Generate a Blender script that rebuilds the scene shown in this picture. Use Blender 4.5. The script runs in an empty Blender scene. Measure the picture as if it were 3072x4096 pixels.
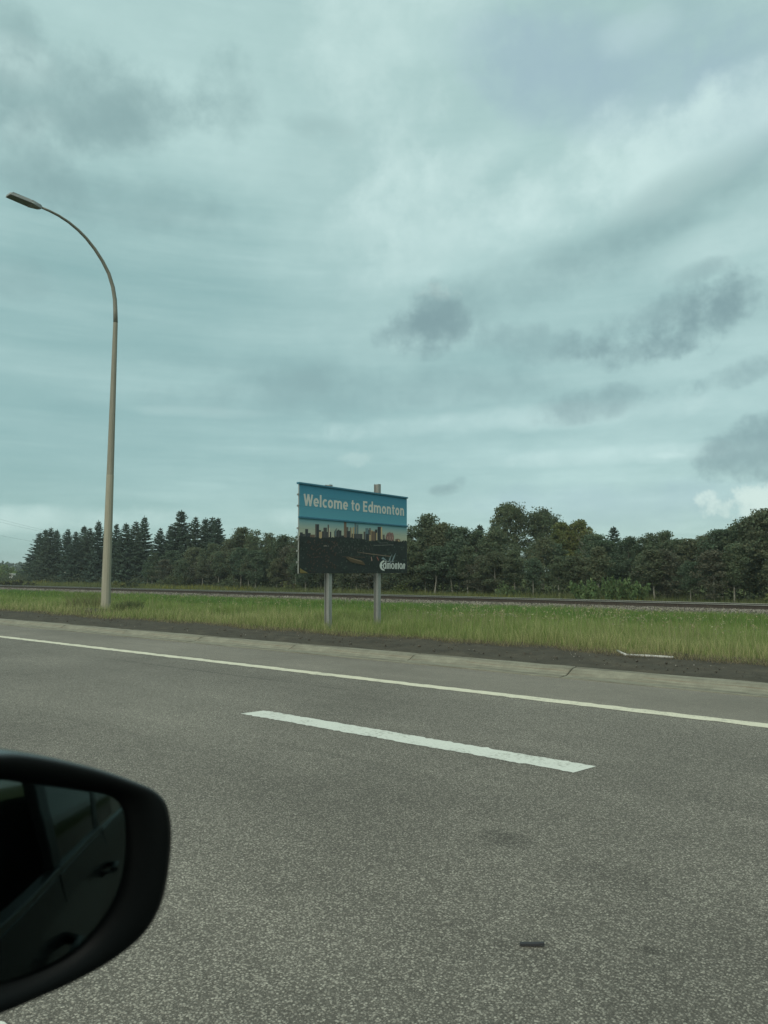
import bpy, math, random
import numpy as np
from mathutils import Vector, Matrix

sc = bpy.context.scene
COL = sc.collection
rng = np.random.default_rng(7)
random.seed(7)

# ------------------------------------------------------------------ camera, sky, sun, exposure
# world axes: the road runs along X (driving direction -X), Y points away from the road, Z up
cam_d = bpy.data.cameras.new('camera')
cam = bpy.data.objects.new('camera', cam_d)
COL.objects.link(cam)
cam.location = (0, 0, 1.5)
cam.rotation_euler = (math.radians(90 + 4.704), 0, math.radians(37.353))
cam_d.sensor_width = 36
cam_d.lens = 36 * 2880 / 4096
cam_d.clip_start = 0.02
cam_d.clip_end = 9000
cam_d.dof.use_dof = True
cam_d.dof.focus_distance = 14
cam_d.dof.aperture_fstop = 9.0
sc.camera = cam

SUN_ELEV, SUN_AZ = 43.0, 165.0       # degrees; azimuth measured from +Y clockwise
world = bpy.data.worlds.new("World")
sc.world = world
world.use_nodes = True
wt = world.node_tree
wn, wl = wt.nodes, wt.links
bg = wn['Background']
bg.inputs['Strength'].default_value = 0.1

def wnode(t, **kw):
    n = wn.new(t)
    for k, v in kw.items():
        setattr(n, k, v)
    return n

def wmath(op, a, b=None, c=None, clamp=False):
    n = wnode('ShaderNodeMath', operation=op, use_clamp=clamp)
    for i, v in enumerate((a, b, c)):
        if v is None:
            continue
        if isinstance(v, (int, float)):
            n.inputs[i].default_value = v
        else:
            wl.new(v, n.inputs[i])
    return n.outputs[0]

def wvec(op, a, b):
    n = wnode('ShaderNodeVectorMath', operation=op)
    for i, v in enumerate((a, b)):
        if isinstance(v, tuple):
            n.inputs[i].default_value = v
        else:
            wl.new(v, n.inputs[i])
    return n.outputs['Value' if op == 'DOT_PRODUCT' else 'Vector']

def wmix(fac, a, b):
    n = wnode('ShaderNodeMix', data_type='RGBA')
    for k, v in ((0, fac), (6, a), (7, b)):
        if isinstance(v, (int, float)):
            n.inputs[k].default_value = v
        elif isinstance(v, tuple):
            n.inputs[k].default_value = (*v, 1)
        else:
            wl.new(v, n.inputs[k])
    return n.outputs[2]

def wnoise(vec, scale, detail, rough=0.55):
    n = wnode('ShaderNodeTexNoise')
    n.inputs['Scale'].default_value = scale
    n.inputs['Detail'].default_value = detail
    n.inputs['Roughness'].default_value = rough
    wl.new(vec, n.inputs['Vector'])
    return n.outputs['Fac']

sky_tex = wnode('ShaderNodeTexSky', sky_type='NISHITA', sun_disc=False)
sky_tex.sun_elevation = math.radians(SUN_ELEV)
sky_tex.sun_rotation = math.radians(SUN_AZ)
direction = wnode('ShaderNodeTexCoord').outputs['Generated']
sep = wnode('ShaderNodeSeparateXYZ')
wl.new(direction, sep.inputs[0])
zc = wmath('MAXIMUM', sep.outputs[2], 0.0)
den = wmath('ADD', zc, 0.16)
comb = wnode('ShaderNodeCombineXYZ')
wl.new(wmath('DIVIDE', sep.outputs[0], den), comb.inputs[0])
wl.new(wmath('DIVIDE', sep.outputs[1], den), comb.inputs[1])
plane = comb.outputs[0]                                   # the cloud layer seen in perspective
n_big = wnoise(plane, 0.75, 5, 0.52)
n_mid = wnoise(plane, 2.3, 7, 0.58)
n_rag = wnoise(direction, 5.5, 9, 0.60)
n_puff = wnoise(direction, 19.0, 9, 0.62)
# thin layered streaks: the cloud layer seen very flat
flat = wnode('ShaderNodeMapping'); flat.inputs['Scale'].default_value = (2.2, 2.2, 26.0)
wl.new(direction, flat.inputs[0])
n_streak = wnoise(flat.outputs[0], 1.0, 7, 0.6)
soft_edge = wmath('SUBTRACT', n_rag, 0.5)
n_edge = wmath('MULTIPLY_ADD', wmath('SUBTRACT', n_puff, 0.5), 0.6, soft_edge)

# single clouds of this overcast as directions in the sky: (axis one, axis two, weight)
PUFFS = [
((20.442, 12.27, 5.631), (-1.395, -15.864, 36.031), 0.85),
((28.962, 10.969, 18.524), (-9.122, -15.0, 21.177), 0.75),
((25.382, 17.462, -0.477), (11.772, -16.736, 65.293), 0.55),
((13.278, 7.046, -3.006), (13.282, -10.108, 47.029), 0.3),
((13.757, 4.138, 0.046), (0.693, -13.961, 45.877), 0.95),
((16.042, 2.804, 3.289), (-6.925, -13.189, 35.946), 0.9),
((17.071, 1.363, 4.996), (-9.669, -13.08, 32.179), 0.85),
((10.448, 2.398, 1.763), (-5.638, -14.872, 38.199), 0.5),
((11.224, 3.856, 0.877), (-1.419, -12.657, 50.206), 0.6),
((17.549, 2.638, 2.058), (-3.14, -5.932, 34.557), 0.9),
((39.038, 24.31, 4.381), (-3.116, -20.817, 140.447), 0.6),
((54.125, 30.221, 21.663), (-35.0, -42.395, 146.454), 0.45),
((22.44, 2.992, 3.697), (-10.191, -18.395, 64.957), 0.5),
((32.588, 6.293, 3.646), (-10.843, -35.472, 82.274), 0.4),
]
VEILS = [
((5.65, 6.764, 2.748), (9.882, -11.055, 22.246), 0.85),
((6.247, 18.621, -3.97), (15.16, 3.625, 23.171), 0.65),
((19.964, 5.708, 17.468), (-8.982, -23.188, 12.13), 0.55),
((15.679, 15.685, -1.374), (33.616, -20.917, 59.453), 0.45),
((6.842, 8.773, 1.474), (13.474, -10.45, 34.356), 0.35),
((13.338, 24.692, 4.831), (14.222, -8.647, 44.68), 0.35),
((6.376, 2.657, 0.804), (-0.531, -14.565, 31.57), 0.4),
((3.749, 3.071, 0.214), (4.489, -7.534, 34.628), 0.45),
((5.585, 5.717, -0.247), (12.679, -8.08, 52.275), 0.3),
((23.93, 35.19, 10.75), (20.306, -11.06, 32.865), 0.5),
((9.022, 1.415, 1.371), (-6.931, -18.118, 32.415), 0.3),
]
SHADE = [
((1.669, 2.863, 0.358), (0.91, -0.669, 4.321), 0.95),
((2.236, 2.286, 0.07), (1.113, -1.274, 11.266), 0.55),
((3.287, 3.936, 0.506), (3.48, -2.995, 10.645), 0.45),
((4.851, 2.756, -0.183), (1.846, -2.949, 14.407), 0.3),
((5.349, 1.973, 0.412), (-0.136, -5.555, 13.537), 0.35),
]
BLUISH = [
((4.986, 3.35, -2.371), (11.016, -7.694, 16.178), 0.9),
((8.023, 4.516, -4.762), (10.477, -8.823, 16.092), 0.8),
((9.88, 7.275, -2.465), (15.233, -13.551, 25.366), 0.5),
((5.356, 1.836, -0.166), (2.17, -3.052, 40.857), 0.4),
]
BRIGHT = [
((8.724, 1.245, 1.32), (-5.818, -14.89, 23.082), 0.75),
((8.26, 1.544, 2.958), (-7.506, -14.783, 20.228), 0.6),
((6.384, -0.444, 5.645), (-7.215, -9.812, 4.578), 0.6),
((19.253, 28.982, 8.46), (24.682, -13.707, 42.879), 0.9),
((23.908, 21.107, 21.975), (9.405, -55.445, 55.808), 0.5),
((7.531, 3.528, 3.022), (-3.535, -18.366, 24.074), 0.45),
((30.637, 13.865, -5.992), (11.875, -32.563, 46.687), 0.2),
((6.143, 2.572, 1.948), (-4.256, -19.201, 29.514), 0.45),
((4.605, 2.362, 0.083), (4.467, -14.603, 71.348), 0.5),
((5.682, 2.119, -0.061), (4.507, -14.915, 100.922), 0.5),
((8.563, 10.687, 0.738), (25.158, -24.017, 159.884), 0.2),
((57.862, 16.848, -3.527), (19.5, -37.93, 276.791), 0.45),
((2.634, 3.921, 0.111), (3.508, -4.968, 81.927), 0.45),
((13.295, 1.673, 2.329), (-9.133, -19.592, 40.834), 0.35),
]
CUMULUS = [
((16.154, 2.905, 2.552), (-4.956, -4.85, 47.775), 1.0),
((32.67, 5.122, 4.903), (-7.265, -8.111, 72.355), 0.8),
((25.59, 18.069, -2.723), (22.941, -22.658, 79.343), 0.35),
((33.448, 27.584, 0.256), (11.561, -14.593, 118.999), 0.16),
]

def cloud_sum(table, noise, amp, cap, lo, hi, billow):
    acc = None
    for t1, t2, s in table:
        u = wvec('DOT_PRODUCT', direction, t1)
        v = wvec('DOT_PRODUCT', direction, t2)
        q = wmath('MULTIPLY_ADD', u, u, wmath('MULTIPLY', v, v))
        q = wmath('MULTIPLY_ADD', noise, amp, q)
        mr = wnode('ShaderNodeMapRange', interpolation_type='SMOOTHSTEP')
        mr.inputs[1].default_value = hi
        mr.inputs[2].default_value = lo
        mr.inputs[3].default_value = 0
        mr.inputs[4].default_value = s
        wl.new(q, mr.inputs[0])
        acc = mr.outputs[0] if acc is None else wmath('ADD', acc, mr.outputs[0])
    if billow:
        acc = wmath('MULTIPLY', acc, wmath('MAXIMUM', wmath('MULTIPLY_ADD', n_edge, -billow, 1.0), 0.0))
    ex = wmath('EXPONENT', wmath('MULTIPLY', acc, -1.5))
    return wmath('MULTIPLY', wmath('SUBTRACT', 1.0, ex), cap, clamp=True)
puff = cloud_sum(PUFFS, n_edge, 8.0, 1.0, -0.9, 1.9, 2.0)
veil = cloud_sum(VEILS, n_edge, 5.0, 1.0, -1.2, 2.4, 2.2)
shade = cloud_sum(SHADE, soft_edge, 2.0, 1.0, -0.6, 2.2, 0)
blue = cloud_sum(BLUISH, n_edge, 4.5, 1.0, -1.2, 2.4, 1.6)
bright = cloud_sum(BRIGHT, n_edge, 6.5, 1.0, -1.4, 2.6, 1.8)
n_curl = wmath('MULTIPLY_ADD', wmath('SUBTRACT', wnoise(direction, 34.0, 9, 0.66), 0.5), 0.7, wmath('SUBTRACT', n_puff, 0.5))
cumul = cloud_sum(CUMULUS, n_curl, 7.0, 1.0, -0.5, 1.5, 1.2)
base_f = wmath('MULTIPLY_ADD', wmath('SUBTRACT', n_big, 0.5), 1.5, 0.52)
base_f = wmath('MULTIPLY_ADD', wmath('SUBTRACT', n_mid, 0.5), 1.2, base_f)
base_f = wmath('MULTIPLY_ADD', wmath('SUBTRACT', n_streak, 0.5), 0.8, base_f)
base_f = wmath('MULTIPLY_ADD', n_edge, 0.5, base_f, clamp=True)
C_GREY = (0.285, 0.440, 0.425)
C_PALE = (0.435, 0.612, 0.588)
C_SHADE = (0.222, 0.383, 0.374)
C_VEIL = (0.212, 0.335, 0.330)
C_PUFF = (0.182, 0.286, 0.288)
C_WHITE = (0.550, 0.720, 0.690)
C_CUMU = (0.570, 0.700, 0.650)
C_BLUE = (0.310, 0.440, 0.490)
c = wmix(base_f, C_GREY, C_PALE)
c = wmix(wmath('MULTIPLY', shade, wmath('MULTIPLY_ADD', wmath('SUBTRACT', n_streak, 0.5), -1.6, 0.85)), c, C_SHADE)
c = wmix(blue, c, C_BLUE)
c = wmix(bright, c, C_WHITE)
c = wmix(veil, c, C_VEIL)
c = wmix(cumul, c, C_CUMU)
c = wmix(puff, c, C_PUFF)
c10 = wnode('ShaderNodeVectorMath', operation='SCALE')
wl.new(c, c10.inputs[0])
c10.inputs['Scale'].default_value = 6.5
cover = wmix(0.93, sky_tex.outputs[0], c10.outputs[0])
wl.new(cover, bg.inputs['Color'])

sun_d = bpy.data.lights.new('sun', 'SUN')
sun_d.energy = 1.5
sun_d.angle = math.radians(60)
sun_d.color = (1.0, 0.92, 0.78)
sun = bpy.data.objects.new('sun', sun_d)
COL.objects.link(sun)
a, e = math.radians(SUN_AZ), math.radians(SUN_ELEV)
to_sun = Vector((math.sin(a) * math.cos(e), math.cos(a) * math.cos(e), math.sin(e)))
sun.rotation_euler = (-to_sun).to_track_quat('-Z', 'Y').to_euler()

sc.view_settings.view_transform = 'Standard'
sc.view_settings.look = 'None'
sc.view_settings.exposure = 0.85
sc.view_settings.gamma = 1.0
sc.view_settings.use_curve_mapping = False

# ------------------------------------------------------------------ helpers
def link(name, data, parent=None, loc=None, rot=None):
    o = bpy.data.objects.new(name, data)
    COL.objects.link(o)
    if loc is not None:
        o.location = loc
    if rot is not None:
        o.rotation_euler = rot
    if parent is not None:
        o.parent = parent
    return o

def tag(o, label=None, cat=None, group=None, kind=None):
    if label: o['label'] = label
    if cat: o['category'] = cat
    if group: o['group'] = group
    if kind: o['kind'] = kind
    return o

def thing(name, loc, label, cat, group=None, rz=0.0):
    return tag(link(name, None, loc=loc, rot=(0, 0, rz)), label, cat, group)

def np_mesh(name, V, quads=None, tris=None, colors=None, mat=None, smooth=False):
    V = np.asarray(V, dtype=np.float32)
    me = bpy.data.meshes.new(name)
    me.vertices.add(len(V))
    me.vertices.foreach_set('co', V.ravel())
    parts, starts, n = [], [], 0
    if quads is not None and len(quads):
        qa = np.asarray(quads, dtype=np.int32)
        parts.append(qa.ravel()); starts.append(np.arange(len(qa)) * 4); n = len(qa) * 4
    if tris is not None and len(tris):
        ta = np.asarray(tris, dtype=np.int32)
        parts.append(ta.ravel()); starts.append(n + np.arange(len(ta)) * 3)
    L = np.concatenate(parts)
    S = np.concatenate(starts).astype(np.int32)
    me.loops.add(len(L)); me.loops.foreach_set('vertex_index', L)
    me.polygons.add(len(S)); me.polygons.foreach_set('loop_start', S)
    if smooth:
        me.polygons.foreach_set('use_smooth', np.ones(len(S), dtype=bool))
    if colors is not None:
        at = me.color_attributes.new('tint', 'FLOAT_COLOR', 'POINT')
        cc = np.ones((len(V), 4), dtype=np.float32)
        cc[:, :3] = colors
        at.data.foreach_set('color', cc.ravel())
    me.update(calc_edges=True)
    me.validate()
    if mat: me.materials.append(mat)
    return me

class MB:
    """collects simple shapes into one mesh"""
    def __init__(self):
        self.v, self.f, self.c = [], [], []
        self.col = (1, 1, 1)
    def add(self, vs, fs):
        n = len(self.v)
        self.v += [tuple(p) for p in vs]
        self.c += [self.col] * len(vs)
        self.f += [tuple(i + n for i in f) for f in fs]
    def box(self, x0, x1, y0, y1, z0, z1):
        self.add([(x0,y0,z0),(x1,y0,z0),(x1,y1,z0),(x0,y1,z0),(x0,y0,z1),(x1,y0,z1),(x1,y1,z1),(x0,y1,z1)],
                 [(3,2,1,0),(4,5,6,7),(0,1,5,4),(1,2,6,5),(2,3,7,6),(3,0,4,7)])
    def tube(self, pts, rads, n=8, caps=True):
        pts = [Vector(p) for p in pts]
        if isinstance(rads, (int, float)): rads = [rads] * len(pts)
        rings = []
        for i, p in enumerate(pts):
            d = (pts[min(i + 1, len(pts) - 1)] - pts[max(i - 1, 0)]).normalized()
            ref = Vector((1, 0, 0)) if abs(d.x) < 0.9 else Vector((0, 1, 0))
            u = d.cross(ref).normalized(); w = d.cross(u)
            rings.append([p + (u * math.cos(2*math.pi*k/n) + w * math.sin(2*math.pi*k/n)) * rads[i] for k in range(n)])
        vs = [q for r in rings for q in r]
        fs = []
        for i in range(len(pts) - 1):
            for k in range(n):
                a0, b0 = i*n + k, i*n + (k+1) % n
                fs.append((b0, a0, a0 + n, b0 + n))
        if caps:
            fs.append(tuple(range(n))); fs.append(tuple((len(pts)-1)*n + k for k in reversed(range(n))))
        self.add(vs, fs)
    def poly(self, pts):
        self.add(pts, [tuple(range(len(pts)))])
    def mesh(self, name, mat=None, smooth=False, colors=False):
        me = bpy.data.meshes.new(name)
        me.from_pydata(self.v, [], self.f)
        if colors:
            at = me.color_attributes.new('tint', 'FLOAT_COLOR', 'POINT')
            for i, q in enumerate(self.c): at.data[i].color = (*q, 1)
        if smooth:
            for p in me.polygons: p.use_smooth = True
        me.update()
        if mat: me.materials.append(getattr(mat, 'm', mat))
        return me
    def build(self, name, mat=None, parent=None, loc=None, smooth=False, bevel=0.0, colors=False):
        o = link(name, self.mesh(name, mat, smooth, colors), parent, loc)
        if bevel:
            b = o.modifiers.new('bevel', 'BEVEL'); b.width = bevel; b.segments = 2; b.limit_method = 'ANGLE'
        return o

class Mat:
    def __init__(self, name, base=(0.5,0.5,0.5), rough=0.7, metal=0.0, spec=0.4):
        self.m = bpy.data.materials.new(name); self.m.use_nodes = True
        self.n, self.l = self.m.node_tree.nodes, self.m.node_tree.links
        self.b = self.n['Principled BSDF']
        self.b.inputs['Base Color'].default_value = (*base, 1)
        self.b.inputs['Roughness'].default_value = rough
        self.b.inputs['Metallic'].default_value = metal
        self.b.inputs['Specular IOR Level'].default_value = spec
        self._co = None
    def co(self, scale=None):
        if self._co is None: self._co = self.n.new('ShaderNodeTexCoord')
        o = self._co.outputs['Object']
        if scale:
            mp = self.n.new('ShaderNodeMapping'); mp.inputs['Scale'].default_value = scale
            self.l.new(o, mp.inputs[0]); o = mp.outputs[0]
        return o
    def noise(self, scale, detail=4, rough=0.55, stretch=None):
        t = self.n.new('ShaderNodeTexNoise')
        t.inputs['Scale'].default_value = scale; t.inputs['Detail'].default_value = detail; t.inputs['Roughness'].default_value = rough
        self.l.new(self.co(stretch), t.inputs['Vector']); return t.outputs['Fac']
    def vor(self, scale, feature='F1', rnd=1.0):
        t = self.n.new('ShaderNodeTexVoronoi'); t.feature = feature
        t.inputs['Scale'].default_value = scale; t.inputs['Randomness'].default_value = rnd
        self.l.new(self.co(), t.inputs['Vector']); return t
    def ramp(self, f, stops, interp='LINEAR'):
        r = self.n.new('ShaderNodeValToRGB'); r.color_ramp.interpolation = interp
        el = r.color_ramp.elements
        while len(el) < len(stops): el.new(0.5)
        for q, (p, cc) in zip(el, stops):
            q.position = p; q.color = (*cc, 1) if isinstance(cc, tuple) else (cc, cc, cc, 1)
        self.l.new(f, r.inputs[0]); return r.outputs[0]
    def mix(self, f, a, b, mode='MIX'):
        m = self.n.new('ShaderNodeMix'); m.data_type = 'RGBA'; m.blend_type = mode
        for k, v in ((0, f), (6, a), (7, b)):
            if isinstance(v, (int, float)): m.inputs[k].default_value = v
            elif isinstance(v, tuple): m.inputs[k].default_value = (*v, 1)
            else: self.l.new(v, m.inputs[k])
        return m.outputs[2]
    def math(self, op, a, b=None, clamp=False):
        m = self.n.new('ShaderNodeMath'); m.operation = op; m.use_clamp = clamp
        for i, v in enumerate((a, b)):
            if v is None: continue
            if isinstance(v, (int, float)): m.inputs[i].default_value = v
            else: self.l.new(v, m.inputs[i])
        return m.outputs[0]
    def attr(self, name='tint'):
        t = self.n.new('ShaderNodeAttribute'); t.attribute_name = name; return t.outputs['Color']
    def objrand(self):
        return self.n.new('ShaderNodeObjectInfo').outputs['Random']
    def base(self, s): self.l.new(s, self.b.inputs['Base Color']); return self
    def roughness(self, s): self.l.new(s, self.b.inputs['Roughness']); return self
    def alpha(self, s): self.l.new(s, self.b.inputs['Alpha']); return self
    def bump(self, h, strength=0.5, dist=0.01):
        b = self.n.new('ShaderNodeBump'); b.inputs['Strength'].default_value = strength; b.inputs['Distance'].default_value = dist
        self.l.new(h, b.inputs['Height']); self.l.new(b.outputs[0], self.b.inputs['Normal']); return self
    def sepco(self):
        s = self.n.new('ShaderNodeSeparateXYZ'); self.l.new(self.co(), s.inputs[0]); return s.outputs

# ------------------------------------------------------------------ materials
def asphalt(name, matrix, stone_lo, stone_hi, scale, cover, deep):
    """chip-seal surface: pale chips of several sizes set in a darker matrix"""
    m = Mat(name, rough=0.85, spec=0.3)
    v = m.vor(scale); v2 = m.vor(scale * 1.9)
    sp = m.n.new('ShaderNodeSeparateColor'); m.l.new(v.outputs['Color'], sp.inputs[0])
    sp2 = m.n.new('ShaderNodeSeparateColor'); m.l.new(v2.outputs['Color'], sp2.inputs[0])
    big = m.noise(0.35, 5, 0.6)
    lane = m.noise(0.8, 4, 0.6, (0.06, 1.0, 1.0))
    mid = m.noise(5, 5, 0.65)
    body = m.ramp(v.outputs['Distance'], [(0.40, 1.0), (0.58, 0.0)])
    pick = m.ramp(m.math('ADD', sp.outputs[0], m.math('MULTIPLY', m.math('SUBTRACT', big, 0.5), 0.5)), [(1 - cover - .06, 0.0), (1 - cover + .06, 1.0)])
    chips = m.math('MULTIPLY', body, pick)
    body2 = m.ramp(v2.outputs['Distance'], [(0.38, 1.0), (0.56, 0.0)])
    pick2 = m.ramp(sp2.outputs[0], [(0.55, 0.0), (0.65, 1.0)])
    col = m.ramp(sp.outputs[1], [(0.0, stone_lo), (0.6, tuple((p + q) / 2 for p, q in zip(stone_lo, stone_hi))), (1.0, stone_hi)])
    c = m.mix(m.math('MULTIPLY', m.math('MULTIPLY', body2, pick2), 0.7), matrix, tuple((p * .7 + q * .3) for p, q in zip(stone_lo, stone_hi)))
    c = m.mix(chips, c, col)
    c = m.mix(1.0, c, m.ramp(sp2.outputs[2], [(0.0, deep), (1.0, 1.15)]), 'MULTIPLY')
    c = m.mix(1.0, c, m.ramp(big, [(0.3, 0.80), (0.5, 1.0), (0.72, 1.14)]), 'MULTIPLY')
    c = m.mix(1.0, c, m.ramp(lane, [(0.3, 0.84), (0.7, 1.10)]), 'MULTIPLY')
    c = m.mix(1.0, c, m.ramp(mid, [(0.3, 0.93), (0.7, 1.05)]), 'MULTIPLY')
    m.base(c)
    m.bump(m.math('ADD', chips, m.math('MULTIPLY', body2, 0.4)), 0.6, 0.004)
    return m

ROAD = asphalt('road_chip_asphalt', (0.122, 0.113, 0.095), (0.228, 0.213, 0.178), (0.41, 0.386, 0.325), 94, 0.60, 0.58)
# oil stain patches with shapes of their own on the lane
_c = ROAD.b.inputs['Base Color'].links[0].from_socket
_sx = ROAD.sepco()
def blotch(cx, cy, rx, ry, depth):
    global _c
    dx = ROAD.math('MULTIPLY', ROAD.math('SUBTRACT', _sx[0], cx), 1 / rx)
    dy = ROAD.math('MULTIPLY', ROAD.math('SUBTRACT', _sx[1], cy), 1 / ry)
    q = ROAD.math('ADD', ROAD.math('MULTIPLY', dx, dx), ROAD.math('MULTIPLY', dy, dy))
    q = ROAD.math('ADD', q, ROAD.math('MULTIPLY', ROAD.noise(6, 4), 0.9))
    _c = ROAD.mix(1.0, _c, ROAD.ramp(q, [(0.35, depth), (1.0, 1.0)]), 'MULTIPLY')
blotch(-2.0, 3.75, 0.28, 0.2, 0.62)
blotch(-0.98, 3.02, 0.06, 0.05, 0.5)
blotch(-1.35, 3.6, 0.4, 0.3, 0.82)
blotch(-4.2, 4.55, 1.4, 0.10, 0.84)
blotch(-9.0, 7.1, 6.0, 0.07, 0.72)
ROAD.base(_c)
SHOULDER = asphalt('shoulder_asphalt', (0.160, 0.147, 0.122), (0.212, 0.197, 0.162), (0.285, 0.267, 0.22), 120, 0.4, 0.8)

def paint(name, col, wear, seed):
    m = Mat(name, rough=0.6, spec=0.4)
    worn = m.ramp(m.math('ADD', m.noise(30, 6, 0.7), m.math('MULTIPLY', m.noise(3 + seed, 3), 0.5)), [(0.80, 0.0), (0.90, 1.0)])
    c = m.mix(m.math('MULTIPLY', worn, wear), col, (0.20, 0.195, 0.155))
    c = m.mix(1.0, c, m.ramp(m.noise(60, 4), [(0.3, 0.86), (0.7, 1.05)]), 'MULTIPLY')
    m.base(c)
    v = m.vor(88)
    m.bump(m.math('SUBTRACT', 1.0, v.outputs['Distance']), 0.3, 0.004)
    return m
WHITE_PAINT = paint('white_road_paint', (0.58, 0.595, 0.535), 0.6, 0.0)
EDGE_PAINT = paint('cream_road_paint', (0.60, 0.57, 0.44), 0.6, 0.7)

def concrete_mat():
    m = Mat('kerb_concrete', rough=0.9, spec=0.25)
    c = m.ramp(m.noise(5, 6, 0.65), [(0.3, (0.165, 0.160, 0.122)), (0.7, (0.245, 0.238, 0.182))])
    st = m.ramp(m.noise(2.4, 5, 0.7, (0.25, 6, 6)), [(0.48, 0.0), (0.68, 1.0)])
    c = m.mix(m.math('MULTIPLY', st, 0.75), c, (0.085, 0.075, 0.055))
    rust = m.ramp(m.noise(1.7, 5, 0.65, (0.35, 9, 5)), [(0.58, 0.0), (0.68, 1.0)])
    c = m.mix(m.math('MULTIPLY', rust, 0.6), c, (0.14, 0.085, 0.05))
    c = m.mix(1.0, c, m.ramp(m.noise(120, 3), [(0.3, 0.8), (0.7, 1.12)]), 'MULTIPLY')
    m.base(c); m.bump(m.noise(90, 4), 0.4, 0.004)
    return m
CONCRETE = concrete_mat()

def soil_mat():
    m = Mat('verge_soil', rough=0.95, spec=0.15)
    c = m.ramp(m.noise(3, 7, 0.7), [(0.3, (0.042, 0.039, 0.030)), (0.55, (0.064, 0.058, 0.044)), (0.75, (0.092, 0.082, 0.061))])
    c = m.mix(1.0, c, m.ramp(m.noise(45, 5, 0.7), [(0.3, 0.65), (0.7, 1.3)]), 'MULTIPLY')
    m.base(c); m.bump(m.noise(38, 6, 0.7), 0.5, 0.015)
    return m
SOIL = soil_mat()

def ground_mat():
    m = Mat('meadow_ground', rough=1.0, spec=0.05)
    c = m.ramp(m.noise(0.4, 6, 0.65), [(0.3, (0.045, 0.06, 0.018)), (0.6, (0.07, 0.085, 0.026)), (0.75, (0.10, 0.098, 0.045))])
    c = m.mix(1.0, c, m.ramp(m.noise(9, 5, 0.7), [(0.3, 0.6), (0.7, 1.25)]), 'MULTIPLY')
    m.base(c); m.bump(m.noise(14, 5), 0.6, 0.08)
    return m
GROUND = ground_mat()

def ballast_mat(name):
    m = Mat(name, rough=0.9, spec=0.3)
    v = m.vor(18)
    s = m.n.new('ShaderNodeSeparateColor'); m.l.new(v.outputs['Color'], s.inputs[0])
    c = m.ramp(s.outputs[0], [(0.0, (0.09, 0.082, 0.07)), (0.5, (0.17, 0.155, 0.135)), (1.0, (0.30, 0.28, 0.25))])
    c = m.mix(0.8, c, m.ramp(v.outputs['Distance'], [(0.3, 1.0), (0.75, 0.3)]), 'MULTIPLY')
    m.base(c); m.bump(m.math('SUBTRACT', 1.0, v.outputs['Distance']), 0.9, 0.03)
    return m
BALLAST = ballast_mat('ballast_bed')

def tint_mat(name, rough=0.8, spec=0.2, trans=0.0, vary=0.0):
    m = Mat(name, rough=rough, spec=spec)
    c = m.attr()
    if vary:
        r = m.objrand()
        c = m.mix(1.0, c, m.ramp(r, [(0.0, (1 - vary, 1 - vary * 0.7, 1 - vary)), (0.5, (1, 1, 1)), (1.0, (1 + vary, 1 + vary * 0.8, 1 + vary * 0.3))]), 'MULTIPLY')
    m.base(c)
    if trans:
        out = m.n['Material Output']
        tr = m.n.new('ShaderNodeBsdfTranslucent'); m.l.new(c, tr.inputs[0])
        mx = m.n.new('ShaderNodeMixShader'); mx.inputs[0].default_value = trans
        m.l.new(m.b.outputs[0], mx.inputs[1]); m.l.new(tr.outputs[0], mx.inputs[2]); m.l.new(mx.outputs[0], out.inputs[0])
    return m
GRASS = tint_mat('grass_blade', 0.75, 0.2, 0.3)
LEAF = tint_mat('leaf', 0.7, 0.2, 0.34, 0.16)
NEEDLE = tint_mat('needle', 0.8, 0.15, 0.08, 0.12)
STONE = tint_mat('loose_stone', 0.9, 0.3)
PRINT = tint_mat('sign_print', 0.6, 0.12)

def bark_mat(name, a, b):
    m = Mat(name, rough=0.9, spec=0.15)
    m.base(m.ramp(m.noise(7, 5, 0.65, (3, 3, 1)), [(0.35, a), (0.65, b)])); m.bump(m.noise(20, 4), 0.5, 0.02); return m
PALE_BARK = bark_mat('pale_aspen_bark', (0.11, 0.105, 0.085), (0.30, 0.29, 0.24))
DARK_BARK = bark_mat('dark_spruce_bark', (0.04, 0.033, 0.027), (0.09, 0.075, 0.06))

def weathered(name, a, b, rough=0.6, metal=0.0, streak=(4, 4, 0.4), sc_=3.0):
    m = Mat(name, rough=rough, metal=metal, spec=0.4)
    c = m.ramp(m.noise(sc_, 6, 0.65, streak), [(0.3, a), (0.7, b)])
    c = m.mix(1.0, c, m.ramp(m.noise(70, 3), [(0.3, 0.9), (0.7, 1.06)]), 'MULTIPLY')
    m.base(c); m.bump(m.noise(60, 4), 0.15, 0.003); return m
POLE_MAT = weathered('tan_weathered_pole', (0.225, 0.215, 0.162), (0.29, 0.277, 0.212), 0.75)
POLE_TOP = weathered('tan_grey_weathered_pole', (0.175, 0.17, 0.13), (0.23, 0.222, 0.172), 0.75)
ARM_MAT = weathered('grey_galvanised_arm', (0.155, 0.155, 0.125), (0.205, 0.203, 0.163), 0.65, 0.05)
LAMP_MAT = weathered('lamp_casing', (0.19, 0.20, 0.19), (0.27, 0.28, 0.265), 0.5, 0.1)
LENS_MAT = Mat('dark_lamp_lens', (0.10, 0.12, 0.11), 0.3)
GALV = weathered('galvanised_post', (0.19, 0.20, 0.185), (0.31, 0.32, 0.295), 0.5, 0.3, (9, 9, 0.35), 4)
RAIL_SIDE = weathered('rusty_rail_steel', (0.030, 0.024, 0.019), (0.055, 0.043, 0.034), 0.75, 0.2, (0.5, 4, 4), 4)
RAIL_TOP = Mat('polished_rail_head', (0.36, 0.37, 0.33), 0.4, 0.8)
TIE = weathered('old_timber_tie', (0.028, 0.024, 0.019), (0.060, 0.050, 0.039), 0.95, 0.0, (8, 0.6, 8), 5)
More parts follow.
